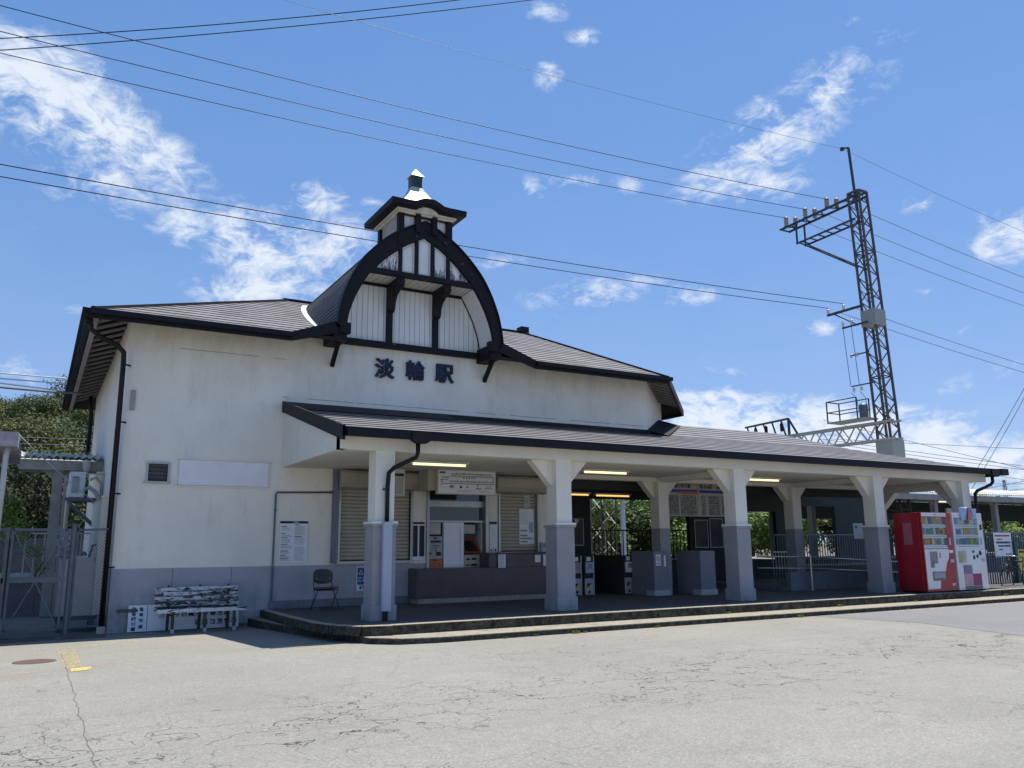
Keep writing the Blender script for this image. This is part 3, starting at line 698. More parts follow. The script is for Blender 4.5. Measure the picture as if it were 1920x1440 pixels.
# ticket window recess: frame, transom, dark panes
TW = stbuild(MB().box(7.96, 9.43, 18.30, 18.32, 1.0, 3.05), 'ticket_window', 'hall_brown')
m = MB().box(7.90, 7.96, 17.74, 18.3, 1.05, 3.0).box(9.42, 9.50, 17.70, 18.3, 1.05, 3.0).box(7.96, 9.42, 17.80, 17.88, 2.10, 2.14).box(7.96, 9.42, 17.83, 17.88, 2.46, 2.60)
sub(m, 'window_frame', 'alu', TW)
sub(MB().box(7.96, 9.42, 17.88, 17.89, 2.14, 3.0), 'pane', 'glass', TW)
DW = sub(MB().box(8.36, 8.88, 17.84, 17.90, 1.06, 2.10), 'door', 'sash', TW)
sub(MB().box(8.36, 8.44, 17.80, 17.839, 1.06, 2.09).box(8.80, 8.88, 17.80, 17.839, 1.06, 2.09).box(8.44, 8.80, 17.80, 17.839, 1.06, 1.16).box(8.44, 8.80, 17.80, 17.839, 1.98, 2.09), 'door_frame', 'sash', TW)
sub(MB().box(7.96, 8.30, 17.86, 17.88, 1.82, 2.09), 'blank_board', 'paper_grey', TW)
sub(MB().box(9.40, 9.42, 17.9, 18.3, 1.06, 2.9), 'side_return', 'beam', TW)

# ------------------------------------------------------------------ gable (curved bargeboard)
XC = 7.43
OUT = [(2.05, 6.36), (2.02, 6.62), (1.94, 7.0), (1.84, 7.28), (1.72, 7.56), (1.50, 7.94), (1.19, 8.30), (.84, 8.62), (.50, 8.84), (.25, 8.97), (0, 9.09)]
INN = [(1.86, 6.22), (1.83, 6.50), (1.77, 6.75), (1.68, 7.0), (1.60, 7.18), (1.39, 7.56), (1.16, 7.84), (.86, 8.14), (.50, 8.43), (.25, 8.58), (0, 8.72)]
def dense(P, k=3):
    out = []
    for i in range(len(P) - 1):
        p0 = P[max(i - 1, 0)]; p1 = P[i]; p2 = P[i + 1]; p3 = P[min(i + 2, len(P) - 1)]
        for j in range(k):
            t = j / k; f = lambda a, b, c, d: .5 * (2 * b + (c - a) * t + (2 * a - 5 * b + 4 * c - d) * t * t + (3 * b - a - 3 * c + d) * t ** 3)
            out.append(tuple(f(p0[q], p1[q], p2[q], p3[q]) for q in (0, 1)))
    return out + [P[-1]]
OUTD = dense(OUT); INND = dense(INN)
def full(P): return [(XC - a, b) for a, b in P] + [(XC + a, b) for a, b in P[-2::-1]]
def inner_half(z):      # half width of the inner curve at height z
    for (a, b), (c, d) in zip(INND[:-1], INND[1:]):
        if b <= z <= d: return a + (c - a) * (z - b) / (d - b)
    return INND[0][0] if z < INND[0][1] else 0
GB = None
m = MB(); FO = full(OUTD); FI = full(INND)
for i in range(len(FO) - 1):
    a, b = FO[i], FO[i + 1]; c, d = FI[i], FI[i + 1]
    m.prism([(a[0], 16.97, a[1]), (b[0], 16.97, b[1]), (d[0], 16.97, d[1]), (c[0], 16.97, c[1])], (0, .12, 0))
for sgn in (-1, 1):                                             # feet
    m.box(XC + sgn * 1.86 - .14, XC + sgn * 1.86 + .10, 16.96, 17.14, 6.16, 6.40)
GB = stbuild(m, 'gable', 'black')
# drip edge strip, thin and proud
m = MB()
for i in range(len(FO) - 1):
    a, b = Vector((FO[i][0], 0, FO[i][1])), Vector((FO[i + 1][0], 0, FO[i + 1][1])); d = (b - a).normalized(); n_ = Vector((-d.z, 0, d.x))
    m.prism([a + n_ * .002 + Vector((0, 16.93, 0)), b + n_ * .002 + Vector((0, 16.93, 0)), b + n_ * .035 + Vector((0, 16.93, 0)), a + n_ * .035 + Vector((0, 16.93, 0))], (0, .2, 0))
sub(m, 'bargeboard_edge', 'fascia', GB)
# barrel roof running back into the main slope, in courses
m = MB(); prof = [p for p in dense(OUT, 4)]
for sgn in (-1, 1):
    for i in range(len(prof) - 1):
        (a, za), (b, zb) = prof[i], prof[i + 1]
        ybk = lambda z: 17.03 + max(0, (z - EZ)) / .4215 + .05
        pa = Vector((XC + sgn * a, 17.06, za)); pb = Vector((XC + sgn * b, 17.06, zb))
        d = (pb - pa).normalized(); n_ = Vector((-d.z, 0, d.x)) * (1 if sgn < 0 else -1)
        if n_.z < 0: n_ = -n_
        ya = min(ybk(za), 23.6); yb = min(ybk(zb), 23.6)
        qa = Vector((pa.x, ya, za)); qb = Vector((pb.x, yb, zb))
        m.face([pa + n_ * .020, pb + n_ * .006, qb + n_ * .006, qa + n_ * .020]); m.face([pa - n_ * .004, pa + n_ * .020, qa + n_ * .020, qa - n_ * .004])
sub(m, 'barrel_roof', 'slate_dark', GB)
m = MB()                                                       # white flashing where it meets the slope
for sgn in (-1, 1):
    P = [(XC + sgn * a, 17.03 + (z - EZ) / .4215 + .02, z + .02) for a, z in dense(OUT, 3) if z < 8.3]
    for p, q in zip(P[:-1], P[1:]):
        p = Vector(p); q = Vector(q); w = Vector((sgn * .15, -.03, -.01)); m.face([p + Vector((0, 0, .012)), q + Vector((0, 0, .012)), q + w + Vector((0, 0, .006)), p + w + Vector((0, 0, .006))])
sub(m, 'flashing', 'flash_white', GB)
# inner curved soffit, back boards
low = [p for p in INND if p[1] <= 7.72]
for sgn in (-1, 1):
    m = MB()
    for p, q in zip(low[:-1], low[1:]):
        m.prism([(XC + sgn * p[0], 17.10, p[1]), (XC + sgn * q[0], 17.10, q[1]), (XC + sgn * (q[0] + .03), 17.10, q[1]), (XC + sgn * (p[0] + .03), 17.10, p[1])], (0, .70, 0))
    sub(m, 'curved_soffit', 'panel_white', GB, smooth=False)
m = MB(); pts = [(XC - a, 17.77, z) for a, z in low] + [(XC + a, 17.77, z) for a, z in low[::-1]]
m.prism(pts, (0, .02, 0)); sub(m, 'board_wall', 'boards', GB)
m = MB()                                                       # trim line where the boards meet the curved soffit
for sgn in (-1, 1):
    m.tube([(XC + sgn * (a - .012), 17.755, z) for a, z in low], .014, 5)
m.box(XC - inner_half(7.66), XC + inner_half(7.66), 17.72, 17.768, 7.60, 7.66)
m.box(XC - 1.88, XC + 1.90, 17.66, 17.80, 6.11, 6.25)
for xp in (6.86, 8.05): m.box(xp - .075, xp + .075, 17.70, 17.768, 6.25, 7.60)
sub(m, 'back_frame', 'black', GB)
m = MB(); m.box(XC - 1.30, XC + 1.30, 17.10, 17.72, 7.665, 7.69); sub(m, 'flat_soffit', 'boards_soffit', GB)
# brackets carrying the front beam
for xp in (6.86, 8.05):
    prof = [(17.70, 7.66), (17.02, 7.66), (17.02, 7.50), (17.10, 7.44), (17.30, 7.42), (17.46, 7.34), (17.56, 7.20), (17.60, 7.02), (17.70, 6.98)]
    sub(MB().prism([(xp - .085, a, b) for a, b in prof], (.17, 0, 0)), 'bracket', 'black', GB)
for sgn in (-1, 1):
    x = XC + sgn * 1.95
    m = MB().box(x - .17, x + .13, 17.03, 17.80, 6.00, 6.34).box(x - .13, x + .09, 17.0, 17.2, 6.28, 6.42)
    m.bar((x + .02, 17.25, 6.05), (x + .05, 17.80, 5.58), .085, .09)
    sub(m, 'foot_bracket', 'black', GB)
# upper triangle: beam, muntins, panels
m = MB(); hw = inner_half(7.66)
m.box(XC - hw - .1, XC + hw + .1, 16.985, 17.10, 7.665, 7.785)
for dx in (-.61, -.205, .205, .61):
    m.box(XC + dx - .035, XC + dx + .035, 16.98, 17.085, 7.785, 8.75 - abs(dx) * .62)
sub(m, 'front_frame', 'black', GB)
edges = [-9, -.61, -.205, .205, .61, 9]
def panel(i, inset, y, t):
    a = edges[i]; b = edges[i + 1]; za = 7.785 + inset
    xs_ = []
    x0 = max(a + .035 + inset, -inner_half(za) + inset); x1 = min(b - .035 - inset, inner_half(za) - inset)
    n_ = 10; top = []
    for k in range(n_ + 1):
        x = x0 + (x1 - x0) * k / n_
        # height of the inner curve above x
        z = za
        for (c, d), (e, f_) in zip(INND[:-1], INND[1:]):
            if e <= abs(x) <= c: z = d + (f_ - d) * (c - abs(x)) / max(1e-6, c - e)
        top.append((XC + x, y, max(za, z - inset - .01)))
    return [(XC + x1, y, za), ] and [(XC + x0, y, za), (XC + x1, y, za)] + top[::-1]
for i in range(5):
    mt_ = 'panel_chip' if i in (0, 3, 4) else 'panel_white'
    pn = sub(MB().prism(panel(i, 0, 17.06, .02), (0, .02, 0)), 'gable_panel', mt_, GB)
    m = MB(); P = panel(i, .045, 17.058, 0); 
    for k in range(len(P)):
        p = Vector(P[k]); q = Vector(P[(k + 1) % len(P)])
        if (p - q).length > .004: m.bar(p, q, .006, .007, (0, 1, 0))
    sub(m, 'panel_moulding', 'ink_grey', GB)
# cupola
CU = stbuild(MB().box(XC - .62, XC + .62, 17.097, 18.28, 8.25, 9.26), 'cupola', simple('cupola_panel', (.36, .35, .33), .8, 0, .3, 3))
m = MB()
for sx in (-1, 1):
    for yy in (17.02, 18.27): m.box(XC + sx * .62 - .07, XC + sx * .62 + .07, yy - .07, yy + .07, 8.42, 9.24)
for dx in (-.21, .21): m.box(XC + dx - .06, XC + dx + .06, 16.90, 17.03, 8.80, 9.24)
m.box(XC - .55, XC + .55, 16.985, 17.03, 9.20, 9.26)
m.prism([(XC - .64, 16.955, 8.70), (XC, 16.955, 9.12), (XC + .64, 16.955, 8.70), (XC + .60, 16.955, 8.56), (XC, 16.955, 8.90), (XC - .60, 16.955, 8.56)], (0, .06, 0))
sub(m, 'cupola_frame', 'black', CU)
sub(MB().box(XC - .55, XC + .55, 17.065, 17.095, 8.80, 9.20), 'cupola_front', 'panel_white', CU)
m = MB(); CY = 17.65
m.box(XC - .76, XC + .76, CY - .78, CY + .78, 9.262, 9.32).box(XC - .70, XC + .70, CY - .72, CY + .72, 9.22, 9.262)
m.prism([(XC + .26 * math.cos(t) , CY - .79, 9.318 + .12 * math.sin(t)) for t in [pi * k / 12 for k in range(13)]], (0, .02, 0))
sub(m, 'cornice', 'beam', CU)
# roof with a swept bump in the middle of each side
def bump_z(x, y):
    s = .13 * max(math.exp(-((x) / .26) ** 4) * min(1, abs(y) / .93) ** 2 if y < 0 else 0, 0); return s
H_ = [(.93, 9.44), (.80, 9.475), (.62, 9.56), (.46, 9.70), (.34, 9.84), (.26, 9.96), (.19, 10.08), (.145, 10.20)]
def ring_(hw, z, n=16, bump=1.0):
    pts = []
    for side in range(4):
        for k in range(n):
            t = -1 + 2 * k / n; b = .125 * math.exp(-(t * .93 / .27) ** 4) * bump if side == 0 else 0
            x, y = ((t, -1), (1, t), (-t, 1), (-1, -t))[side]; pts.append((XC + x * hw, CY + y * hw, z + b))
    return pts
m = MB(); n_ = 64
rings = [ring_(hw, z, 16, max(0, 1 - i * .42)) for i, (hw, z) in enumerate(H_)]
for rg in rings: m.v += rg
for i in range(len(rings) - 1):
    for k in range(n_): m.f.append((i * n_ + k, i * n_ + (k + 1) % n_, (i + 1) * n_ + (k + 1) % n_, (i + 1) * n_ + k))
CR_ = sub(m, 'cupola_roof', 'copper', CU)
m = MB()
lo = ring_(.945, 9.33, 16, 1); mid = ring_(.955, 9.46, 16, 1); inn = ring_(.84, 9.315, 16, .9); inn2 = ring_(.74, 9.30, 16, .9)
for rg in (mid, lo, inn, inn2): m.v += rg
for i in range(3):
    for k in range(n_): m.f.append((i * n_ + k, i * n_ + (k + 1) % n_, (i + 1) * n_ + (k + 1) % n_, (i + 1) * n_ + k))
sub(m, 'cupola_fascia', 'black', CU)
sub(MB().box(XC - .13, XC + .13, CY - .13, CY + .13, 10.12, 10.50), 'finial_shaft', 'green_metal', CU)
m = MB(); m.v += [(XC - .17, CY - .17, 10.50), (XC + .17, CY - .17, 10.50), (XC + .17, CY + .17, 10.50), (XC - .17, CY + .17, 10.50), (XC, CY, 10.74)]; m.f += [(0, 1, 4), (1, 2, 4), (2, 3, 4), (3, 0, 4), (3, 2, 1, 0)]
sub(m, 'finial_cap', 'copper', CU)

# ------------------------------------------------------------------ canopy / hall roof
EC = 3.56; SL = .243
zc = lambda y: EC + (y - 13.70) * SL if y <= 17.8 else EC + 4.1 * SL + (y - 17.8) * .315
CL = 4.50; CX = 24.10
m = MB()
zt_ = zc(20.3); z8 = zc(17.8); f8 = (17.8 - 13.7) / 6.6; xh = CX + (22.2 - CX) * f8
courses(m, [(CL, 13.70, EC), (CX, 13.70, EC), (xh, 17.8, z8), (CL, 17.8, z8)], 4.2, .42, .014)
courses(m, [(13.9, 17.8, z8), (xh, 17.8, z8), (22.2, 20.3, zt_), (13.9, 20.3, zt_)], 2.6, .42, .014)
courses(m, [(CX, 13.70, EC), (CX, 27.0, EC), (22.2, 20.3, zt_), (xh, 17.8, z8)], 2.5, .27)
courses(m, [(CX, 27.0, EC), (18.3, 27.0, EC), (18.3, 20.3, zt_), (22.2, 20.3, zt_)], 6.9, .3)
CN = stbuild(m, 'canopy', 'slate_dark')
m = MB()                                                       # flashing against the wall
m.prism([(CL, 17.25, zc(17.25) + .03), (CL, 17.799, zc(17.79) + .03), (CL, 17.799, 4.67), (CL, 17.77, 4.67)], (3.9, 0, 0))
m.prism([(CL + 3.9, 17.60, zc(17.60) + .03), (CL + 3.9, 17.799, zc(17.79) + .03), (CL + 3.9, 17.799, 4.67), (CL + 3.9, 17.77, 4.67)], (XR - CL - 3.9, 0, 0))
P0 = Vector((XR, 17.8, 0)); P1 = Vector((XR + 3.3, 21.1, 0)); n2 = Vector((.5, -.5, 0))
m.face([(XR, 17.785, 4.67), (XR + 2.6, 20.38, zc(20.3) + .14), (XR + 3.1, 19.9, zc(19.9) + .04), (XR + .35, 17.32, zc(17.32) + .04)])
sub(m, 'roof_flashing', 'fascia', CN)
m = MB(); m.box(CL - .04, 23.95, 13.60, 13.68, 3.44, 3.60).box(CL + .02, 24.20, 13.50, 13.60, 3.425, 3.565).box(23.9, 24.25, 13.48, 13.66, 3.42, 3.60)
sub(m, 'canopy_gutter', 'fascia', CN)
m = MB(); m.prism([(CL - .05, 13.60, 3.36), (CL - .05, 13.60, 3.62), (CL - .05, 17.79, 4.68), (CL - .05, 17.79, 4.44)], (.055, 0, 0)); sub(m, 'canopy_verge', 'fascia', CN)
m = MB().prism([(CX, 13.7, 3.40), (CX, 13.7, 3.62), (CX, 27, 3.62), (CX, 27, 3.40)], (.05, 0, 0))
sub(m, 'canopy_verge', 'fascia', CN)
# front beam, end wall, ceiling
m = MB(); m.box(CL, 23.72, 13.86, 14.06, 3.235, 3.50); stbuild(m, 'front_beam', 'beam')
m = MB(); m.prism([(CL, 13.85, 3.235), (CL, 13.85, 3.56), (CL, 17.79, 4.50), (CL, 17.79, 3.235)], (.12, 0, 0)); stbuild(m, 'canopy_end', 'beam')
stbuild(MB().box(CL + .12, 23.72, 14.06, 17.79, 3.245, 3.30).box(11.2, 23.72, 17.79, 20.5, 3.245, 3.30), 'ceiling', 'ceiling')
def wpart(mb, name, m, root, **k):      # part given in world coordinates under a thing
    o = mb.build(name, m, root, **k); o.matrix_parent_inverse = (Matrix.Translation(root.location) @ root.rotation_euler.to_matrix().to_4x4()).inverted(); return o
def wtext(root, name, body, size, loc, rot, m, ext=.003, off=0., align='CENTER', sx=1., bold=0.):
    o = text(name, body, size, loc, rot, m, root, ext, off, align, sx, bold)
    o.matrix_parent_inverse = (Matrix.Translation(root.location) @ root.rotation_euler.to_matrix().to_4x4()).inverted(); return o
# ------------------------------------------------------------------ pillars (parts of the station)
FL = .296
def pillar(x, y, zt=3.24, hx=(-1, 1), hy=False, low=True):
    m = MB()
    if not low:
        m.box(x + .01, x + .34, y + .01, y + .35, FL, zt); P = stbuild(m, 'pillar', 'column')
    else:
        m.box(x - .005, x + .355, y, y + .36, 1.97, zt); m.box(x - .035, x + .385, y - .03, y + .39, FL, 1.90)
        P = stbuild(m, 'pillar', 'column')
        sub(MB().box(x - .065, x + .415, y - .06, y + .42, 1.90, 1.99), 'pillar_collar', 'column', P, bevel=.008)
        sub(MB().box(x - .065, x + .415, y - .06, y + .42, FL - .002, .56), 'pillar_foot', 'column', P, bevel=.008)
    for s in hx:
        x0 = x + .355 if s > 0 else x - .005; m = MB()
        m.prism([(x0, y + .15, zt), (x0, y + .15, zt - .50), (x0 + s * .03, y + .15, zt - .50), (x0 + s * .48, y + .15, zt - .02), (x0 + s * .48, y + .15, zt)], (0, .20, 0)); sub(m, 'haunch', 'beam', P)
    if hy:
        y0 = y + .36 if hy > 0 else y; m = MB()
        m.prism([(x + .05, y0, zt), (x + .05, y0, zt - .7), (x + .05, y0 + hy * .04, zt - .7), (x + .05, y0 + hy * .62, zt - .12), (x + .05, y0 + hy * .62, zt)], (.26, 0, 0)); sub(m, 'haunch', 'beam', P)
    return P
pillar(5.19, 13.90, hx=()); pillar(9.00, 13.90); pillar(13.85, 13.90, hx=(-1, 1)); pillar(18.77, 13.90); pillar(22.58, 13.90, hx=(-1,), hy=1)
pillar(13.86, 16.60, hx=(-1, 1), low=False); pillar(18.78, 16.60, hx=(-1, 1), low=False); pillar(22.58, 16.60, hx=(-1,), hy=-1, low=False)
for bx in ((22.64, 22.88, 14.07, 16.59, 3.02, 3.244), (18.84, 19.08, 14.07, 16.59, 3.12, 3.244), (13.92, 14.16, 14.07, 16.59, 3.12, 3.244), (11.3, 22.57, 16.66, 16.9, 3.14, 3.243)): stbuild(MB().box(*bx), 'ceiling_beam', 'beam')
# hall back wall with openings; dark green above, brown below
YH = 20.5
m = MB()
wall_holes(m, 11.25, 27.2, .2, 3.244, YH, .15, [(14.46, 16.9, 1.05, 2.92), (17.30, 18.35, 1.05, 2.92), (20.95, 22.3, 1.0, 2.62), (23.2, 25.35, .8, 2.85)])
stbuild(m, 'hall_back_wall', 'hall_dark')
stbuild(MB().box(11.3, 23.6, 17.5, 17.6, 2.95, 3.243), 'hall_lintel', 'hall_dark')
# low ramp wall at the back right of the hall
stbuild(MB().box(17.75, 22.3, 15.95, 16.10, FL, .78).box(17.75, 22.3, 16.1, 19.5, FL, .42), 'ramp_wall', 'greydado')

# ------------------------------------------------------------------ station name, fixed to the wall
NM = thing('station_name', 'three raised navy characters 淡輪駅 on the white wall under the gable', 'lettering', (7.5, 17.8, 5.4))
for ch, x, z in (('淡', 6.78, 5.60), ('輪', 7.55, 5.62), ('駅', 8.32, 5.63)):
    wtext(NM, 'character', ch, .49, (x, 17.765, z), FRONT, 'navy', .03, .004, bold=.008)

# ------------------------------------------------------------------ drainpipes
def pipe(name, label, pts, r, mat='pipe_black', extra=None, clips=()):
    t = thing(name, label, 'drainpipe', (pts[-1][0], pts[-1][1], pts[-1][2]))
    wpart(MB().tube(pts, r, 10), 'pipe', mat, t, smooth=True)
    if extra: wpart(extra, 'hopper', mat, t)
    for c in clips: wpart(MB().bar(c[0], c[1], .02, .03), 'clip', mat, t)
    return t
pipe('drainpipe', 'thick black drainpipe running down the front left corner of the wall', [(.58, 17.35, 5.93), (.62, 17.38, 5.72), (.80, 17.45, 5.60), (1.12, 17.60, 5.50), (1.24, 17.64, 5.38), (1.25, 17.65, 5.2), (1.25, 17.65, .12)], .050,
     extra=MB().box(.50, .64, 17.28, 17.42, 5.80, 5.97), clips=[((1.25, 17.65, z), (1.40, 17.79, z)) for z in (5.15, 4.0, 2.6, 1.2)])
pipe('drainpipe', 'black drainpipe with a slanted elbow in front of the first pillar', [(5.86, 13.60, 3.40), (5.86, 13.60, 3.20), (5.84, 13.62, 3.12), (5.48, 13.78, 2.93), (5.40, 13.82, 2.84), (5.385, 13.83, 2.6), (5.385, 13.83, 1.98)], .040,
     extra=MB().prism([(5.70, 13.47, 3.56), (6.08, 13.47, 3.56), (6.08, 13.47, 3.42), (5.98, 13.47, 3.36), (5.80, 13.47, 3.36), (5.70, 13.47, 3.42)], (0, .14, 0)), clips=[((5.33, 13.83, 2.55), (5.33, 13.93, 2.55))])
pc = thing('pipe_cover', 'pale boxed pipe cover on the grey foot of the first pillar', 'pipe cover', (5.37, 13.78, FL))
wpart(MB().box(5.30, 5.46, 13.74, 13.835, .46, 1.98), 'cover', simple('pale_cover', (.36, .40, .50), .6, 0, .08), pc, bevel=.006)
wpart(MB().tube([(5.38, 13.80, .47), (5.38, 13.80, FL + .005)], .045, 10), 'pipe_end', 'pipe_black', pc)
pipe('drainpipe', 'black drainpipe with a long slanted arm at the right end of the canopy', [(23.60, 13.60, 3.44), (23.60, 13.60, 3.22), (23.52, 13.62, 3.14), (23.0, 13.72, 2.96), (22.92, 13.74, 2.88), (22.92, 13.75, 2.7), (22.92, 13.75, FL)], .045,
     extra=MB().prism([(23.42, 13.47, 3.56), (23.80, 13.47, 3.56), (23.80, 13.47, 3.42), (23.70, 13.47, 3.36), (23.52, 13.47, 3.36), (23.42, 13.47, 3.42)], (0, .14, 0)), clips=[((22.8, 13.75, 2.5), (23.0, 13.75, 2.5))])
cd = thing('conduit', 'thin grey metal conduit framing the wall beside the first shutter', 'conduit', (4.42, 17.78, .02))
wpart(MB().tube([(5.66, 17.765, 2.73), (4.42, 17.765, 2.70), (4.40, 17.765, 2.66), (4.40, 17.765, .10), (4.36, 17.765, .05), (2.6, 17.765, -.01)], .020, 8), 'pipe', 'galv', cd, smooth=True)
wpart(MB().box(4.375, 4.425, 17.74, 17.79, 2.30, 2.35), 'clip', 'galv', cd)

# ------------------------------------------------------------------ ceiling lamps
LMP = None
def lamp(loc, length, label, grp, rz=0., lm='lamp_on'):
    t = thing('ceiling_lamp', label, 'fluorescent lamp', loc, rz, grp)
    B('lamp_housing', 'white_paint', t, (-length / 2 - .05, length / 2 + .05, -.06, .06, -.035, 0))
    B('lamp_reflector', 'white_paint', t, (-length / 2 - .03, length / 2 + .03, -.09, .09, -.045, -.036))
    MB().tube([(-length / 2, 0, -.066), (length / 2, 0, -.066)], .022, 8).build('tube', lm, t)
    return t
G1 = 'lit tube lamps under the canopy ceiling'
lamp((7.03, 15.2, 3.235), 1.15, 'lit tube lamp on the ceiling above the route map board', G1, -.03)
lamp((11.25, 15.3, 3.235), 1.15, 'lit tube lamp on the ceiling just right of the second pillar', G1, -.03)
lamp((16.35, 15.4, 3.235), 1.15, 'lit tube lamp on the ceiling right of the third pillar', G1, -.03)
G2 = 'lit tube lamps deep inside the hall'
lamp((12.85, 19.1, 2.99), 1.15, 'lit amber tube lamp in the hall immediately behind the second pillar', G2, 0, 'lamp_amber')
lamp((14.35, 19.2, 2.99), 1.15, 'lit amber tube lamp over the hall opening, left of the inner pillar', G2, 0, 'lamp_amber')

# ------------------------------------------------------------------ signs and notices on the wall
def board(name, label, cat, x0, x1, z0, z1, y, mat='paper', t=.012, grp=None, frame=None):
    r = thing(name, label, cat, ((x0 + x1) / 2, y, z0), 0, grp)
    wpart(MB().box(x0, x1, y - t, y, z0, z1), 'panel', mat, r)
    if frame: wpart(MB().box(x0 - .02, x0, y - t - .01, y, z0 - .02, z1 + .02).box(x1, x1 + .02, y - t - .01, y, z0 - .02, z1 + .02).box(x0, x1, y - t - .01, y, z1, z1 + .02).box(x0, x1, y - t - .01, y, z0 - .02, z0), 'frame', frame, r)
    return r
# information poster
y = 17.785
PO = board('poster', 'white information poster with a navy heading bar, left of the first shutter', 'poster', 4.52, 5.12, 1.22, 2.10, y)
wpart(MB().box(4.52, 5.12, y - .016, y - .0125, 2.05, 2.10), 'heading_bar', 'navy', PO)
wtext(PO, 'heading', 'ご案内', .045, (4.85, y - .019, 2.074), FRONT, 'white_paint', .001)
m = MB()
for (a, b, c, d, n, s) in ((4.55, 4.78, 1.90, 1.97, 5, 1), (4.55, 4.80, 1.77, 1.82, 4, 2), (4.55, 4.78, 1.64, 1.73, 6, 3), (4.55, 4.80, 1.52, 1.59, 5, 4), (4.55, 4.79, 1.41, 1.46, 4, 5), (4.55, 4.8, 1.33, 1.37, 3, 6), (4.55, 4.8, 1.27, 1.30, 2, 7), (4.84, 5.09, 1.80, 2.00, 14, 8), (4.84, 5.09, 1.60, 1.76, 10, 9), (4.84, 5.09, 1.27, 1.57, 18, 10)):
    lines(m, a, b, c, d, y - .0125, n, .005, s)
wpart(m, 'small_print', 'ink_grey', PO)
m = MB()
for a, z in ((4.55, 1.985), (4.55, 1.84), (4.55, 1.75), (4.55, 1.61), (4.55, 1.475), (4.55, 1.385), (4.55, 1.315), (4.84, 2.02), (4.84, 1.775)): m.box(a, a + .09 + .05 * ((z * 100) % 2), y - .015, y - .0125, z - .007, z + .007)
wpart(m, 'section_bars', 'navy', PO)
# blue warning sign behind the first pillar
BS = board('warning_sign', 'blue and white warning sign low on the wall, half hidden by the first pillar', 'sign', 6.24, 6.60, .60, 1.12, 17.785, 'white_paint')
wpart(MB().box(6.26, 6.58, 17.767, 17.7725, .73, 1.10), 'blue_field', 'blue', BS)
wtext(BS, 'wording', 'ここは', .105, (6.42, 17.764, .84), FRONT, 'white_paint', .001, .003)
wtext(BS, 'wording', '岬町', .09, (6.40, 17.770, .665), FRONT, 'navy', .001, .003)
wpart(MB().prism([(6.28, 17.766, .95), (6.40, 17.766, .95), (6.34, 17.766, 1.06)], (0, -.003, 0)), 'triangle', 'yellow', BS)
wpart(MB().prism([(6.31, 17.7625, .962), (6.37, 17.7625, .962), (6.34, 17.7625, 1.02)], (0, -.003, 0)), 'triangle_mark', 'blue', BS)
# timetable board beside the ticket window
TB = board('timetable', 'narrow white timetable with two black columns, left of the ticket window', 'timetable', 7.54, 7.87, 1.24, 2.12, 17.785, 'paper')
wpart(MB().box(7.56, 7.68, 17.768, 17.7725, 1.32, 2.02).box(7.72, 7.85, 17.768, 17.7725, 1.32, 2.02).box(7.56, 7.85, 17.768, 17.7725, 2.05, 2.10), 'black_columns', 'ink', TB)
m = MB()
for k in range(26):
    for x0 in (7.565, 7.725): m.box(x0, x0 + .02, 17.7665, 17.768, 1.34 + k * .026, 1.348 + k * .026)
wpart(m, 'row_marks', 'ink_grey', TB)
# hanging timetable strip behind the first pillar
HT = board('hanging_timetable', 'tall narrow timetable hanging in front of the first shutter box', 'timetable', 6.10, 6.84, 2.62, 3.18, 16.6, 'paper_grey', .04)
m = MB().box(6.12, 6.82, 16.556, 16.5595, 3.03, 3.09); wpart(m, 'heading_bar', 'navy', HT)
m = MB()
for k in range(22):
    for x0 in (6.13, 6.17, 6.62, 6.66, 6.70, 6.74, 6.78): m.box(x0, x0 + .018, 16.557, 16.5595, 2.65 + k * .017, 2.66 + k * .017)
wpart(m, 'digits', 'ink', HT)
wpart(MB().box(6.2, 6.22, 16.57, 16.59, 3.18, 3.245).box(6.7, 6.72, 16.57, 16.59, 3.18, 3.245), 'hanger', 'alu', HT)
# route and fare map board
MP = board('route_map_board', 'framed railway route and fare map hanging over the ticket window', 'map board', 7.74, 9.18, 2.71, 3.22, 16.9, 'paper', .10, None, 'beige')
y = 16.8
wtext(MP, 'heading', '運賃表', .05, (7.84, y - .003, 3.17), FRONT, 'ink', .001, .002)
m = MB(); r = random.Random(4)
m.bar((7.95, y - .002, 3.02), (8.06, y - .002, 3.105), .004, .012, (0, 1, 0)).box(8.06, 9.14, y - .004, y, 3.098, 3.111).box(7.84, 9.14, y - .004, y, 2.925, 2.938).box(8.72, 8.735, y - .004, y, 2.87, 2.93).box(9.127, 9.14, y - .004, y, 2.938, 3.098)
for row, x0, z, n in ((0, 8.06, 3.135, 54), (1, 8.02, 2.965, 56), (2, 7.82, 3.05, 9)):
    for k in range(n):
        h = r.uniform(.02, .045); m.box(x0 + k * .0195, x0 + k * .0195 + .009, y - .0035, y, z, z + h)
for x0, z0_, w, h in ((7.80, 3.0, .05, .022), (7.87, 3.0, .04, .018), (7.93, 3.0, .03, .02), (7.80, 2.96, .05, .018), (7.80, 2.90, .04, .02), (8.0, 2.83, .14, .012), (8.02, 2.86, .1, .03), (8.27, 2.83, .06, .05), (8.45, 2.84, .03, .04), (8.68, 2.82, .15, .02), (8.9, 2.83, .22, .012)): m.box(x0, x0 + w, y - .0035, y, z0_, z0_ + h)
for k in range(5): m.box(8.36 + .07 * k, 8.39 + .07 * k, y - .0035, y, 3.045, 3.075)
wpart(m, 'route_lines', 'ink', MP)
m = MB()
for (a, b, c, d, n, s) in ((8.2, 8.7, 2.74, 2.79, 4, 1), (8.75, 9.1, 2.74, 2.79, 4, 2), (8.94, 9.12, 2.85, 2.91, 5, 3), (8.12, 9.12, 3.075, 3.09, 2, 4)): lines(m, a, b, c, d, y, n, .004, s)
wpart(m, 'small_print', 'ink_grey', MP)
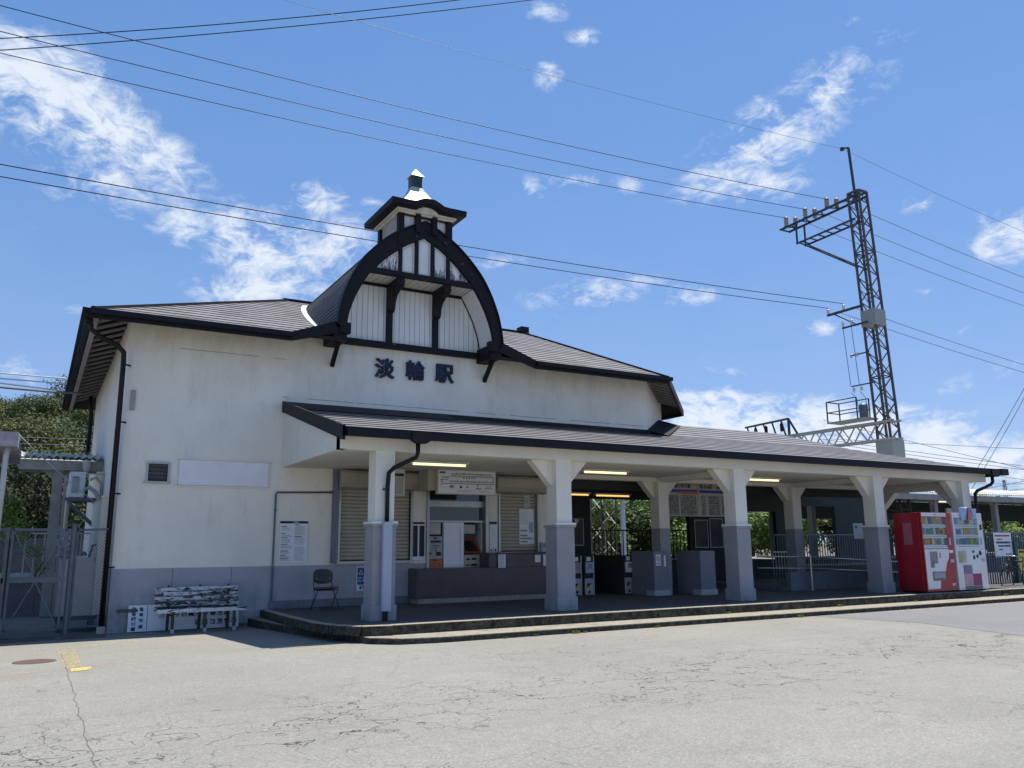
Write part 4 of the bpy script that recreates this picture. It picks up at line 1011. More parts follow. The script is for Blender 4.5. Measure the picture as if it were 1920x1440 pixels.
wpart(MB().box(7.55, 7.72, 16.93, 17.45, 2.78, 3.24).box(7.72, 9.2, 16.905, 17.2, 2.80, 3.24), 'box_case', 'cream', MP)
# ticket machines in the window
TM = thing('ticket_machine', 'slanted red framed touch screen fare machine on the right side of the ticket window', 'ticket machine', (9.15, 18.1, 1.06))
wpart(MB().box(8.92, 9.36, 17.86, 18.25, 1.062, 1.34), 'body', 'beige', TM)
wpart(MB().prism([(8.92, 17.80, 1.38), (9.32, 17.80, 1.38), (9.28, 18.06, 1.70), (8.92, 18.06, 1.70)], (0, .04, .03)), 'screen_frame', simple('machine_red', (.42, .07, .035), .4), TM)
wpart(MB().prism([(8.95, 17.80, 1.42), (9.27, 17.80, 1.42), (9.23, 18.03, 1.67), (8.95, 18.03, 1.67)], (0, -.006, .004)), 'screen', 'glass', TM)
wpart(MB().box(8.98, 9.08, 17.85, 17.859, 1.22, 1.26).box(9.12, 9.24, 17.85, 17.859, 1.22, 1.27).box(8.98, 9.06, 17.85, 17.859, 1.09, 1.12).box(9.1, 9.26, 17.85, 17.859, 1.08, 1.13), 'slots', 'ink', TM)
wpart(MB().box(8.92, 9.30, 18.08, 18.10, 1.72, 1.96), 'back_panel', 'hall_brown', TM)
nt = board('notice', 'square white notice above the fare machine screen', 'notice', 8.93, 9.25, 1.84, 2.05, 17.95, 'paper_grey')
m = MB(); lines(m, 8.96, 9.22, 1.86, 1.90, 17.938, 3, .005); wpart(m, 'small_print', 'ink_grey', nt)
AM = thing('adjustment_machine', 'upright grey fare machine with an orange base on the left of the ticket window', 'ticket machine', (8.15, 17.9, 1.06))
wpart(MB().box(8.0, 8.34, 17.84, 18.2, 1.062, 1.78), 'body', simple('machine_grey', (.36, .37, .38), .5), AM)
wpart(MB().box(8.0, 8.34, 17.83, 17.8395, 1.062, 1.26), 'orange_base', 'orange', AM)
wtext(AM, 'wording', '淡輪', .045, (8.16, 17.832, 1.73), FRONT, 'ink', .002, .001)
wtext(AM, 'wording', '自動券売機', .052, (8.17, 17.832, 1.65), FRONT, 'ink', .002, .002)
m = MB().box(8.18, 8.30, 17.83, 17.8395, 1.33, 1.42).box(8.02, 8.05, 17.83, 17.8395, 1.36, 1.41).box(8.15, 8.18, 17.83, 17.8395, 1.43, 1.46).box(8.12, 8.20, 17.83, 17.8395, 1.50, 1.515).box(8.08, 8.26, 17.83, 17.8395, 1.55, 1.565).box(8.10, 8.20, 17.825, 17.8295, 1.22, 1.245)
wpart(m, 'slots', 'ink', AM)
# notices around the second shutter
n1_ = board('notice', 'tall white fare notice on the strip between ticket window and second shutter', 'notice', 9.56, 9.76, 1.40, 2.12, 17.785)
wpart(MB().box(9.56, 9.76, 17.769, 17.7725, 2.06, 2.12).box(9.58, 9.62, 17.769, 17.7725, 1.42, 1.46).box(9.66, 9.67, 17.769, 17.7725, 1.41, 1.48).box(9.70, 9.74, 17.769, 17.7725, 1.42, 1.47), 'blue_marks', 'navy', n1_)
m = MB(); lines(m, 9.6, 9.74, 1.75, 1.95, 17.773, 7, .004); wpart(m, 'small_print', 'ink_grey', n1_)
n2_ = board('notice', 'white notice with a red top bar stuck over the edge of the counter', 'notice', 9.52, 9.72, 1.04, 1.38, 17.285)
wpart(MB().box(9.52, 9.72, 17.269, 17.2725, 1.345, 1.38), 'red_bar', 'red_ink', n2_)
m = MB(); lines(m, 9.54, 9.70, 1.06, 1.33, 17.273, 9, .008); wpart(m, 'small_print', 'ink_grey', n2_)
n3_ = board('notice', 'small blank white card on the counter front, right of the red topped notice', 'notice', 10.55, 10.70, 1.15, 1.32, 17.31, 'paper')
n5_ = board('notice', 'narrow white card on the counter front beside the second pillar', 'notice', 10.78, 10.86, 1.06, 1.33, 17.31, 'paper')
def nosmoke(root, cx, y, cz, r):
    m = MB()
    pts = [(cx + r * math.cos(2 * pi * k / 24), y, cz + r * math.sin(2 * pi * k / 24)) for k in range(25)]
    m.tube(pts, r * .09, 5, False); m.bar((cx - r * .7, y, cz + r * .7), (cx + r * .7, y, cz - r * .7), r * .17, .004, (0, 1, 0)).box(cx - r * .62, cx + r * .5, y - .002, y + .002, cz - r * .24, cz - r * .02)
    return wpart(m, 'no_smoking_symbol', 'ink_grey', root)
n4_ = board('no_smoking_sign', 'white no smoking sign stuck on the second shutter', 'sign', 10.58, 10.75, 2.48, 2.86, 17.855, 'paper_grey', .004)
nosmoke(n4_, 10.665, 17.849, 2.66, .065); wtext(n4_, 'wording', '禁煙', .055, (10.665, 17.849, 2.81), FRONT, 'ink', .001, .001)
n6_ = board('notice', 'large white hand lettered notice with a pale blue patch on the second shutter', 'notice', 10.44, 10.86, 1.58, 2.44, 17.855, 'paper', .004)
wpart(MB().box(10.72, 10.84, 17.848, 17.8505, 1.86, 2.12), 'blue_patch', simple('pale_blue', (.25, .45, .52), .6), n6_)
m = MB(); lines(m, 10.47, 10.70, 2.06, 2.36, 17.851, 8, .006, 3); wpart(m, 'small_print', 'ink_grey', n6_)
m = MB()
r = random.Random(8)
for z in (1.89, 1.77, 1.70, 1.62):
    x = 10.47
    while x < 10.47 + (.34 if z in (1.70,) else .2):
        m.box(x, x + .018, 17.8485, 17.851, z, z + .04).box(x - .004, x + .024, 17.8485, 17.851, z + .018, z + .025); x += .035
wpart(m, 'hand_lettering', 'ink', n6_)
it = thing('intercom', 'small grey intercom box on the end of the raised counter', 'intercom', (10.93, 17.5, 1.386)); wpart(MB().box(10.85, 10.97, 17.45, 17.6, 1.386, 1.62), 'body', 'plastic_grey', it, bevel=.01)
wpart(MB().box(10.87, 10.95, 17.44, 17.4495, 1.50, 1.58), 'grille', 'ink_grey', it)
# hall timetables hanging overhead
TT = board('hall_timetable', 'wide hanging timetable board with blue and orange headings in the hall', 'timetable', 14.75, 17.35, 2.30, 3.22, 17.50, simple('timetable_grey', (.40, .40, .37), .6), .03)
y = 17.47
wtext(TT, 'heading', '和歌山市方面', .12, (15.38, y - .004, 3.12), FRONT, 'ink', .001, .003)
wpart(MB().box(14.77, 15.98, y - .004, y - .0005, 2.95, 3.03).box(16.05, 17.33, y - .004, y - .0005, 2.95, 3.03), 'blue_heading', 'blue', TT)
wpart(MB().box(15.25, 15.98, y - .006, y - .0045, 2.91, 2.985), 'orange_heading', 'orange', TT)
wtext(TT, 'heading', 'なんば', .16, (16.30, y - .004, 3.13), FRONT, 'ink', .001, .006)
wtext(TT, 'heading', '方面', .08, (16.75, y - .004, 3.10), FRONT, 'ink', .001, .002)
m = MB()
for x0, x1 in ((14.82, 15.28), (15.36, 15.92), (16.12, 16.28), (16.38, 16.80), (16.88, 17.3)):
    for k in range(11): m.box(x0, x1, y - .003, y - .0005, 2.34 + k * .052, 2.350 + k * .052)
    for k in range(int((x1 - x0) / .055) + 1): m.box(x0 + k * .055, x0 + k * .055 + .008, y - .003, y - .0005, 2.34, 2.86)
    rr = random.Random(int(x0 * 10))
    for k in range(int((x1 - x0) / .055)):
        for q in range(10):
            if rr.random() < .6: m.box(x0 + k * .055 + .018, x0 + k * .055 + .040, y - .003, y - .0005, 2.355 + q * .052, 2.378 + q * .052)
wpart(m, 'grid', 'ink', TT)
wpart(MB().box(14.78, 14.81, y - .012, y - .0005, 2.30, 2.92).box(15.30, 15.34, y - .012, y - .0005, 2.3, 2.92).box(15.99, 16.04, y - .012, y, 2.3, 3.22).box(16.31, 16.36, y - .012, y - .0005, 2.3, 2.92).box(16.82, 16.86, y - .012, y - .0005, 2.3, 2.92), 'mullions', 'alu', TT)
# glazed notice boards deep in the hall
def nboard(label, x0, x1, z0, z1, y, mat='concrete_dark'):
    r = board('notice_board', label, 'notice board', x0, x1, z0, z1, y, mat, .02, None, 'alu'); return r
b1 = nboard('narrow glazed notice board with a torn white corner behind the second pillar', 13.72, 14.16, 1.55, 2.30, 20.49)
wpart(MB().prism([(13.86, 20.465, 2.29), (14.02, 20.465, 2.29), (13.94, 20.465, 2.13)], (0, .004, 0)), 'torn_paper', 'paper', b1)
nboard('left one of two dark glazed notice boards under the hall timetable', 18.55, 19.08, 1.45, 2.30, 20.49)
nboard('right one of two dark glazed notice boards under the hall timetable', 19.20, 19.75, 1.45, 2.35, 20.49)
# ticket gates
def gate(label, x, y, mat='plastic_grey', sc=1.):
    t = thing('ticket_gate', label, 'ticket gate', (x, y, FL), 0, 'automatic ticket gates in the hall')
    B('body', 'hall_dark', t, (-.13, .13, .0, 1.5, .0, .98), bevel=.01)
    B('front_panel', 'plastic_grey', t, (-.13, .13, -.012, -.002, .02, .42))
    B('reader', mat, t, (-.12, .10, -.06, -.014, .55, .82), bevel=.01)
    B('reader_window', 'ink_grey', t, (-.05, .07, -.066, -.061, .66, .78))
    B('label_card', 'white_paint', t, (-.06, .06, -.008, -.002, .85, .95))
    B('company_mark', 'navy', t, (-.06, .06, -.018, -.013, .18, .30))
    MB().prism([(-.06, -.0215, .18), (.06, -.0215, .30), (.06, -.0215, .18)], (0, .003, 0)).build('yellow_corner', 'yellow', t)
    B('card_slot', 'ink', t, (-.03, .03, -.018, -.013, .05, .12))
    B('barrier', 'steel_rail', t, (.135, .155, -.02, .0, .0, .98))
    return t
gate('ticket gate with a pink card reader immediately right of the second pillar', 11.98, 17.66, simple('pale_pink', (.42, .30, .32), .5))
gate('ticket gate with a pale blue card reader, second from the second pillar', 12.32, 17.6, simple('reader_blue', (.30, .48, .56), .5))
gate('ticket gate with a white card reader in front of the inner pillar', 13.44, 17.42, 'white_paint')
def booth(label, x0, x1, y, zt, sign):
    t = thing('gate_cabinet', label, 'cabinet', ((x0 + x1) / 2, y, FL), 0, None)
    wpart(MB().box(x0, x1, y, y + .9, FL, zt), 'body', simple('cabinet_mauve_grey', (.20, .20, .235), .5, 0, .1), t, bevel=.012)
    wpart(MB().box(x0 - .02, x1 + .02, y - .02, y + .3, FL, FL + .13), 'plinth', 'plastic_grey', t)
    if sign:
        wpart(MB().box(x0 + .06, x0 + .22, y - .006, y - .001, 1.0, 1.30), 'sign', 'paper', t); nosmoke(t, x0 + .14, y - .010, 1.20, .055)
        wpart(MB().box(x0 + .06, x0 + .22, y - .009, y - .0065, 1.0, 1.02), 'sign_bar', 'red_ink', t)
        wtext(t, 'sign_wording', '禁煙', .05, (x0 + .14, y - .009, 1.07), FRONT, 'blue', .001)
        wpart(MB().box(x0 + .32, x0 + .38, y - .006, y - .001, 1.0, 1.27), 'card', 'paper', t)
    return t
booth('grey cabinet with a no smoking sign at the foot of the inner pillar', 13.50, 13.98, 16.45, 1.38, True)
booth('plain grey cabinet between the inner pillar and the third pillar', 14.62, 15.12, 16.0, 1.38, False)
t = thing('fare_machine', 'low beige machine behind the plain grey cabinet', 'machine', (15.4, 16.9, FL)); wpart(MB().box(15.4, 15.75, 16.75, 17.2, FL, 1.2), 'body', 'plastic_grey', t, bevel=.02); wpart(MB().box(15.45, 15.6, 16.74, 16.7495, .95, 1.05), 'slot', 'ink', t)
t = thing('fare_machine', 'low grey machine peeking out behind the cabinet with the no smoking sign', 'machine', (14.2, 17.0, FL)); wpart(MB().box(14.25, 14.52, 16.95, 17.3, .5, 1.22), 'body', 'plastic_grey', t, bevel=.02); wpart(MB().box(14.3, 14.45, 16.94, 16.9495, 1.0, 1.08), 'slot', 'ink', t)
# fences in the hall
def fence(name, label, x0, x1, y, z0, z1, step, mat='galv', cat='fence', r=.012):
    t = thing(name, label, cat, (x0, y, z0))
    wpart(MB().box(x0, x1, y - .02, y + .02, z1 - .04, z1).box(x0, x1, y - .015, y + .015, z0 + .04, z0 + .07), 'rails', mat, t)
    m = MB(); n = int((x1 - x0) / step)
    for k in range(n + 1): m.box(x0 + k * step - r, x0 + k * step + r, y - r, y + r, z0, z1 - .03)
    wpart(m, 'bars', mat, t); return t
fence('bar_fence', 'dark bar fence across the big hall opening left of the inner pillar', 14.9, 17.9, 21.6, .9, 2.02, .16, 'arm_steel')
fence('bar_fence', 'dark bar fence across the hall opening below the timetable board', 18.1, 19.5, 21.6, .9, 2.02, .16, 'arm_steel')
fence('bar_fence', 'low metal bar fence behind the third pillar', 18.9, 20.3, 17.6, FL, 1.32, .12, 'steel_rail')
fence('bar_fence', 'grey bar fence at the top of the hall ramp left of the fourth pillar', 21.6, 26.6, 20.0, .75, 1.85, .13, 'galv')
fence('bar_fence', 'tall dark bar gate between the fourth pillar and the red machine', 21.0, 22.5, 15.75, .45, 1.70, .11, 'arm_steel')
HR = thing('handrail', 'double steel handrail sloping along the hall ramp', 'handrail', (18.28, 15.7, FL))
wpart(MB().tube([(16.6, 16.0, 1.22), (18.28, 15.7, 1.18), (22.3, 15.7, .98)], .020, 8), 'upper_rail', 'steel_rail', HR, smooth=True)
wpart(MB().tube([(16.6, 16.0, .92), (18.28, 15.7, .88), (22.3, 15.7, .68)], .018, 8), 'lower_rail', 'steel_rail', HR, smooth=True)
wpart(MB().tube([(18.28, 15.7, FL), (18.28, 15.7, 1.24)], .024, 8), 'post', 'steel_rail', HR); wpart(MB().tube([(21.6, 15.7, FL), (21.6, 15.7, 1.02)], .024, 8), 'post', 'steel_rail', HR)
t = board('notice', 'white notice with a green dot on the gate left of the red machine', 'notice', 19.75, 20.15, 1.66, 2.08, 15.4, 'paper'); wpart(MB().lathe([(.05, 0), (.05, .004)], (19.85, 15.384, 1.98), 14, (0, -1, 0)), 'green_dot', simple('teal', (.08, .35, .30)), t)

# ------------------------------------------------------------------ vending machines
def vending(name, label, x, w, body, red, seed):
    t = thing(name, label, 'vending machine', (x, 13.12, FL), 0)
    D = .78; H = 2.0; r = random.Random(seed)
    B('body', body, t, (0, w, .08, D, .04, H), bevel=.015)
    B('feet', 'rubber', t, (.05, w - .05, .12, D - .05, 0, .04))
    # door: frame round the display
    m = MB(); dx0, dx1 = (.04, w - .24) if red else (.06, w - .22); z0, z1 = 1.10, H - .12
    m.box(0, w, 0, .078, .04, z0).box(0, w, 0, .078, z1, H).box(0, dx0, 0, .078, z0, z1).box(dx1, w, 0, .078, z0, z1)
    m.build('door', body, t, bevel=.006)
    B('display_case', 'white_paint', t, (dx0, dx1, .070, .077, z0, z1))
    pal = [simple('drink_%s' % n, c, .3, 0, .05) for n, c in (('red', (.45, .04, .04)), ('blue', (.05, .16, .45)), ('green', (.08, .28, .12)), ('amber', (.55, .33, .05)), ('white', (.62, .62, .60)), ('brown', (.16, .08, .04)), ('sky', (.25, .45, .62)))] if seed == 1 else PAL
    rows = 3; rh = (z1 - z0) / rows; n = 10
    cans = [MB() for _ in pal]
    for q in range(rows):
        for k in range(n):
            cx = dx0 + (dx1 - dx0) * (k + .5) / n; h = rh * r.uniform(.50, .68); zz = z0 + q * rh + .095; c = r.randrange(len(pal)) if r.random() < .6 else (q + seed) % len(pal)
            cans[c].lathe([(.026, 0), (.028, .01), (.028, h * .72), (.018, h * .86), (.012, h)], (cx, .042, zz), 8)
    for c, cm in enumerate(cans):
        if cm.f: tag(cm.build('drinks', pal[c], t), kind='stuff')
    m = MB()
    for q in range(rows): m.box(dx0, dx1, .004, .066, z0 + q * rh, z0 + q * rh + .072)
    m.build('price_shelf', 'white_paint', t)
    m = MB()
    for q in range(rows):
        for k in range(n * 2): cx = dx0 + (dx1 - dx0) * (k + .5) / (n * 2); m.box(cx - .012, cx + .012, -.001, .0035, z0 + q * rh + .020, z0 + q * rh + .052)
    m.build('buttons', 'ink_grey', t)
    MB().face([(dx0 + .004, -.004, z0 + .075), (dx1 - .004, -.004, z0 + .075), (dx1 - .004, -.004, z1), (dx0 + .004, -.004, z1)]).build('pane', 'vm_glass', t)
    if red:
        B('top_header', 'vm_white', t, (.03, w - .20, -.008, -.001, H - .10, H - .01))
        B('header_mark', 'ink_grey', t, (w * .42, w * .52, -.0105, -.0085, H - .07, H - .045))
        W = MB().prism([(.03, -.006, z0 - .02), (w - .22, -.006, z0 - .02), (w - .24, -.006, .86), (w - .36, -.006, .72), (w - .44, -.006, .52), (w - .66, -.006, .36), (w - .72, -.006, .10), (.03, -.006, .10)], (0, .005, 0)).build('white_curve', 'vm_white', t)
        B('picture', simple('picture_grey', (.22, .20, .19), .5, 0, .6, 8), t, (.22, .52, -.012, -.0065, .72, 1.02))
        B('picture_corner', simple('picture_green', (.10, .25, .16), .5), t, (.22, .36, -.015, -.0125, .62, .72))
        B('picture_panel', simple('picture_pink', (.45, .25, .25), .5), t, (.60, .66, -.012, -.0065, .86, .98))
    else:
        B('picture', simple('picture_cream', (.40, .40, .33), .5, 0, .4, 8), t, (.10, .42, -.012, -.001, .72, 1.02))
        B('picture_corner', simple('picture_olive', (.33, .33, .12), .5), t, (.12, .28, -.015, -.0125, .74, .94))
        B('poster_grey', simple('poster_slate', (.16, .16, .24), .5), t, (.26, .62, -.010, -.001, .44, .66))
        B('poster_pink', simple('poster_pink', (.45, .25, .32), .5), t, (.26, .62, -.010, -.001, .14, .435))
        B('poster_maroon', simple('poster_maroon', (.20, .03, .10), .5), t, (.625, 1.0, -.010, -.001, .14, .435))
        m = MB()
        for a, b, c, d in ((.72, .79, .97, 1.03), (.73, .81, .80, .90), (.88, .96, .84, .92)): m.box(a, b, -.008, -.001, c, d)
        m.lathe([(.06, 0), (.06, .008)], (1.06, -.001, .96), 16, (0, -1, 0)); m.box(w - .14, w - .05, -.006, -.001, 1.56, 1.70)
        m.build('payment_panels', 'ink', t)
    # coin panel, return slot, outlet
    B('coin_panel', 'plastic_grey', t, (w - .17, w - .10, -.012, -.001, 1.18, 1.36), bevel=.003)
    B('coin_return', 'plastic_grey', t, (w - .20, w - .06, -.02, -.001, .74, .82), bevel=.004)
    B('bill_slot', 'white_paint', t, (w - .21, w - .06, -.016, -.001, .98, 1.05), bevel=.004)
    if red:
        B('outlet', simple('outlet_grey', (.12, .12, .15), .3), t, (.26, .76, -.018, -.0125, .30, .52)); B('outlet_flap', simple('flap_grey', (.27, .27, .31), .25), t, (.28, .74, -.026, -.019, .36, .50), bevel=.004)
        B('corner_mark', 'vm_white', t, (w - .20, w - .16, -.006, -.001, .16, .22), (w - .15, w - .05, -.006, -.001, .20, .215), (w - .15, w - .06, -.006, -.001, .165, .18))
    else: B('outlet', simple('outlet_olive', (.10, .10, .08), .3), t, (.26, 1.0, -.012, -.001, .05, .13))
    return t, pal
VR, PAL = vending('vending_machine', 'red drinks vending machine with white curved front panel, left of the white one', 19.42, 1.24, 'red_vm', True, 1)
B('side_panel_sheet', simple('pinkish_sheet', (.33, .10, .13), .4), VR, (-.006, -.001, .28, .52, 1.20, 1.74))
VW, _ = vending('vending_machine', 'white drinks vending machine right of the red one, cold drinks behind glass', 20.74, 1.30, 'vm_white', False, 2)
fl = thing('promo_banner', 'pale blue and red paper banner sticking up over the white vending machine', 'banner', (21.3, 13.09, 2.25))
wpart(MB().prism([(21.05, 13.09, 2.26), (21.10, 13.09, 2.10), (21.75, 13.10, 2.14), (21.80, 13.09, 2.42), (21.50, 13.06, 2.40), (21.40, 13.10, 2.46), (21.0, 13.07, 2.44)], (0, .004, 0)), 'sheet', simple('banner_blue', (.30, .42, .62), .5), fl)
wpart(MB().prism([(21.30, 13.055, 2.10), (21.52, 13.055, 2.12), (21.44, 13.055, 2.44), (21.34, 13.055, 2.44)], (0, .003, 0)), 'red_stripe', simple('banner_rose', (.5, .12, .15), .5), fl)
wpart(MB().bar((21.30, 13.05, 2.12), (21.36, 13.05, 2.44), .02, .004, (0, 1, 0)).bar((21.46, 13.05, 2.44), (21.56, 13.05, 2.18), .02, .004, (0, 1, 0)), 'navy_stripe', 'navy', fl)
# ------------------------------------------------------------------ bench with the fallen sign plate behind it
BN = thing('bench', 'weathered slatted bench with peeling white paint against the grey wall', 'bench', (2.91, 17.25, 0), .03)
for k in range(5):
    z = .42 + k * .088; y = .20 + k * .022
    MB().bar((-.78, y, z), (.78, y, z), .022, .070, (0, -.24, .97)).build('back_slat', 'bench', BN, bevel=.004)
for k in range(4):
    y = -.24 + k * .105
    MB().bar((-.80, y, .415 - .008 * k), (.84, y, .415 - .008 * k), .095, .026).build('seat_slat', 'bench_seat', BN, bevel=.004)
MB().box(-.80, .84, -.305, -.285, .36, .43).build('front_rail', 'bench_seat', BN, bevel=.004)
for x in (-.52, .06, .60):
    m = MB().bar((x, -.26, .38), (x, -.30, .0), .05, .055).bar((x, .24, .40), (x, .27, .0), .05, .05).bar((x, -.27, .375), (x, .24, .375), .05, .045).bar((x, .235, .36), (x, .345, .84), .045, .03)
    m.build('leg', simple('mossy_timber', (.055, .06, .04), .85, 0, .4, 8) if x < -.5 else bpy.data.materials['mossy_timber'], BN)
    B('foot_cap', 'plastic_grey', BN, (x - .03, x + .03, -.33, -.27, -.003, .07))
PL = thing('notice_plate', 'white notice plate lying on its side behind the bench with navy writing', 'sign', (2.72, 17.62, -.01))
PL.rotation_euler = (math.radians(-9), 0, 0)
B('plate', 'paper', PL, (-1.02, 1.02, -.006, .006, .01, .50))
q = (pi / 2, pi / 2, 0)
def prot(body, size, x, z, sp):
    for k, ch in enumerate(body):
        text('lettering', ch, size, (x - k * sp, -.009, z), (pi / 2, pi / 2, 0), 'navy', PL, .001, .003)
prot('淡輪駅周辺は', .115, .92, .13, .138)
prot('自転車の放置禁止区域', .115, .78, .30, .135)
for k, ch in enumerate('岬町役場'): text('lettering', ch, .082, (-.80, -.009, .42 - k * .105), (pi / 2, pi / 2, 0), 'navy', PL, .001, .002)
for k, ch in enumerate('泉南警察署'): text('lettering', ch, .082, (-.93, -.009, .43 - k * .092), (pi / 2, pi / 2, 0), 'navy', PL, .001, .002)
B('rule', 'navy', PL, (-.69, -.68, -.009, -.0065, .03, .48))
t = thing('wooden_bar', 'short dark weathered bar sticking out left of the fallen white plate', 'bar', (1.65, 17.70, .38)); wpart(MB().box(1.50, 1.86, 17.66, 17.70, .36, .42), 'bar', 'concrete_dark', t)
t = thing('concrete_block', 'small pale concrete block at the foot of the corner drainpipe', 'block', (1.24, 17.35, 0)); wpart(MB().box(1.16, 1.30, 17.36, 17.50, -.02, .14), 'block', 'concrete', t, bevel=.01)
# ------------------------------------------------------------------ chair
CH = thing('chair', 'old folding chair with dark green back and reddish seat beside the poster', 'chair', (5.27, 16.85, FL), .05)
m = MB(); pts = []
for k in range(28):
    a = 2 * pi * k / 28; c, s_ = math.cos(a), math.sin(a)
    pts.append((.21 * (abs(c) ** .7) * (1 if c > 0 else -1), 0, .66 + .15 * (abs(s_) ** .7) * (1 if s_ > 0 else -1)))
m.prism([(p[0], .20 + .10 * (p[2] - .5) - .06 * (p[0] / .21) ** 2, p[2]) for p in pts], (0, .03, 0)).build('backrest', simple('dark_green_vinyl', (.04, .05, .045), .5), CH, bevel=.006)
m = MB(); m.prism([(-.20, -.20, .425), (.20, -.20, .425), (.19, .18, .405), (-.19, .18, .405)], (0, 0, .045)); m.build('seat', simple('maroon_vinyl', (.17, .045, .045), .5), CH, bevel=.012)
B('seat_pan', 'ink', CH, (-.205, .205, -.19, .18, .392, .404))
for sx in (-1, 1):
    MB().tube([(sx * .19, .22, .62), (sx * .20, .15, .42), (sx * .23, -.22, .0)], .011, 7).build('leg', 'arm_steel' if sx > 0 else 'galv', CH, smooth=True)
    MB().tube([(sx * .21, -.14, .40), (sx * .21, .05, .25), (sx * .22, .24, .0)], .011, 7).build('leg', 'galv' if sx > 0 else 'arm_steel', CH, smooth=True)
MB().tube([(-.225, -.15, .07), (.225, -.15, .07)], .008, 6).tube([(-.22, .22, .05), (.22, .22, .05)], .008, 6).build('stretcher', 'arm_steel', CH)
for x, z in ((-.14, .62), (.14, .62), (.14, .74)): MB().lathe([(.008, 0), (.008, .004)], (x, .185 + .10 * (z - .5) - .03, z), 8, (0, -1, 0)).build('rivet', 'steel_rail', CH)

# ------------------------------------------------------------------ wire gate on the left
def chainlink(m, x0, x1, z0, z1, y, p=.065, r=.0022):
    import itertools
    w = x1 - x0; h = z1 - z0
    def seg(a, b):
        m.bar(a, b, r * 2, r * 2, (0, 1, 0))
    k = -h
    while k < w:
        for sgn in (1, -1):
            # line x = x0 + k + t, z = z0 + t (or mirrored)
            t0 = max(0, -k); t1 = min(h, w - k)
            if t1 > t0:
                a = (x0 + k + t0, y, z0 + t0 if sgn > 0 else z1 - t0); b = (x0 + k + t1, y, z0 + t1 if sgn > 0 else z1 - t1); seg(a, b)
        k += p
YG = 17.62
GT = thing('wire_gate', 'blue grey chain link gate leaf with crossed braces at the left edge', 'gate', (.5, YG, .05))
m = MB()
for x in (-.32, .54): m.box(x - .022, x + .022, YG - .02, YG + .02, .12, 1.92)
m.box(-.32, .54, YG - .02, YG + .02, 1.88, 1.93).box(-.32, .54, YG - .02, YG + .02, .10, .15).box(-.32, .58, YG - .03, YG + .03, .96, 1.05)
wpart(m, 'gate_frame', 'galv', GT)
m = MB().bar((-.30, YG, .14), (.10, YG, .98), .02).bar((.10, YG, .98), (.52, YG, .14), .02).bar((-.30, YG, 1.88), (.10, YG, 1.02), .02).bar((.10, YG, 1.02), (.52, YG, 1.88), .02)
wpart(m, 'brace', 'galv', GT)
m = MB(); chainlink(m, -.30, .52, .15, 1.88, YG); wpart(m, 'mesh', 'wire_grey', GT)
GL = thing('wire_gate', 'second chain link gate leaf running out of the left edge of the photo', 'gate', (-.5, YG, .05))
m = MB()
for x in (-.40, -1.8): m.box(x - .03, x + .03, YG - .03, YG + .03, .0, 1.95)
m.box(-1.8, -.40, YG - .02, YG + .02, 1.88, 1.93).box(-1.8, -.4, YG - .02, YG + .02, .1, .15).box(-1.8, -.4, YG - .03, YG + .03, .96, 1.05)
wpart(m, 'gate_frame', 'galv', GL); m = MB(); chainlink(m, -1.8, -.42, .15, 1.88, YG); wpart(m, 'mesh', 'wire_grey', GL)
FP = thing('wire_fence', 'narrow chain link panel with a thick post between gate and building corner', 'fence', (.65, YG, 0))
wpart(MB().tube([(.66, YG, 0), (.66, YG, 1.98)], .05, 12).lathe([(.055, 0), (.055, .02), (.02, .05)], (.66, YG, 1.98), 12), 'post', 'galv', FP, smooth=False)
wpart(MB().tube([(.72, YG, .12), (.72, YG, 1.86), (.76, YG, 1.90), (1.24, YG, 1.92)], .02, 8).tube([(.72, YG, .14), (1.2, YG, .14)], .018, 8), 'frame', 'galv', FP)
m = MB(); chainlink(m, .73, 1.22, .14, 1.90, YG); wpart(m, 'mesh', 'wire_grey', FP)
# oil tank behind the gate
TK = thing('oil_tank', 'cream oil tank with a rounded top standing behind the wire fence', 'tank', (.86, 18.7, .1))
pts = [(.50, 18.45, .28), (1.20, 18.45, .28), (1.20, 18.45, 1.08)] + [(.85 + .35 * math.cos(a), 18.45, 1.08 + .34 * math.sin(a)) for a in [pi * k / 14 for k in range(1, 14)]] + [(.50, 18.45, 1.08)]
wpart(MB().prism(pts, (0, .9, 0)), 'tank_body', 'tank', TK, bevel=.015)
wpart(MB().box(.52, .60, 18.5, 18.6, 0, .28).box(1.10, 1.18, 18.5, 18.6, 0, .28).box(.52, .6, 19.2, 19.3, 0, .28).box(1.1, 1.18, 19.2, 19.3, 0, .28).box(.48, 1.22, 18.5, 18.56, .20, .28), 'tank_legs', 'concrete_dark', TK)
wpart(MB().tube([(.70, 18.6, 1.40), (.70, 18.6, 1.55), (.78, 18.6, 1.6)], .03, 8).tube([(1.0, 18.7, 1.36), (1.05, 18.7, 1.62), (1.15, 18.7, 1.64)], .025, 8).lathe([(.06, 0), (.06, .05), (.03, .08)], (.9, 18.65, 1.42), 10), 'pipes', 'galv', TK)
BG = thing('plastic_sheet_bundle', 'crumpled translucent plastic sheet on a pole behind the oil tank', 'plastic sheet', (.62, 19.6, 1.4))
m = MB(); r = random.Random(9)
for k in range(60):
    a = r.uniform(0, 2 * pi); zz = r.uniform(1.35, 1.95); rr = .17 * (1 - abs(zz - 1.65) * .8); c = Vector((.60 + rr * math.cos(a) * r.uniform(.5, 1), 19.6 + rr * math.sin(a), zz))
    u = Vector((r.uniform(-1, 1), r.uniform(-1, 1), r.uniform(-1, 1))).normalized() * .09; v_ = u.orthogonal().normalized() * .05; m.face([c - u, c - v_, c + u, c + v_])
wpart(m, 'sheet', simple('plastic_film', (.45, .48, .5), .35), BG)
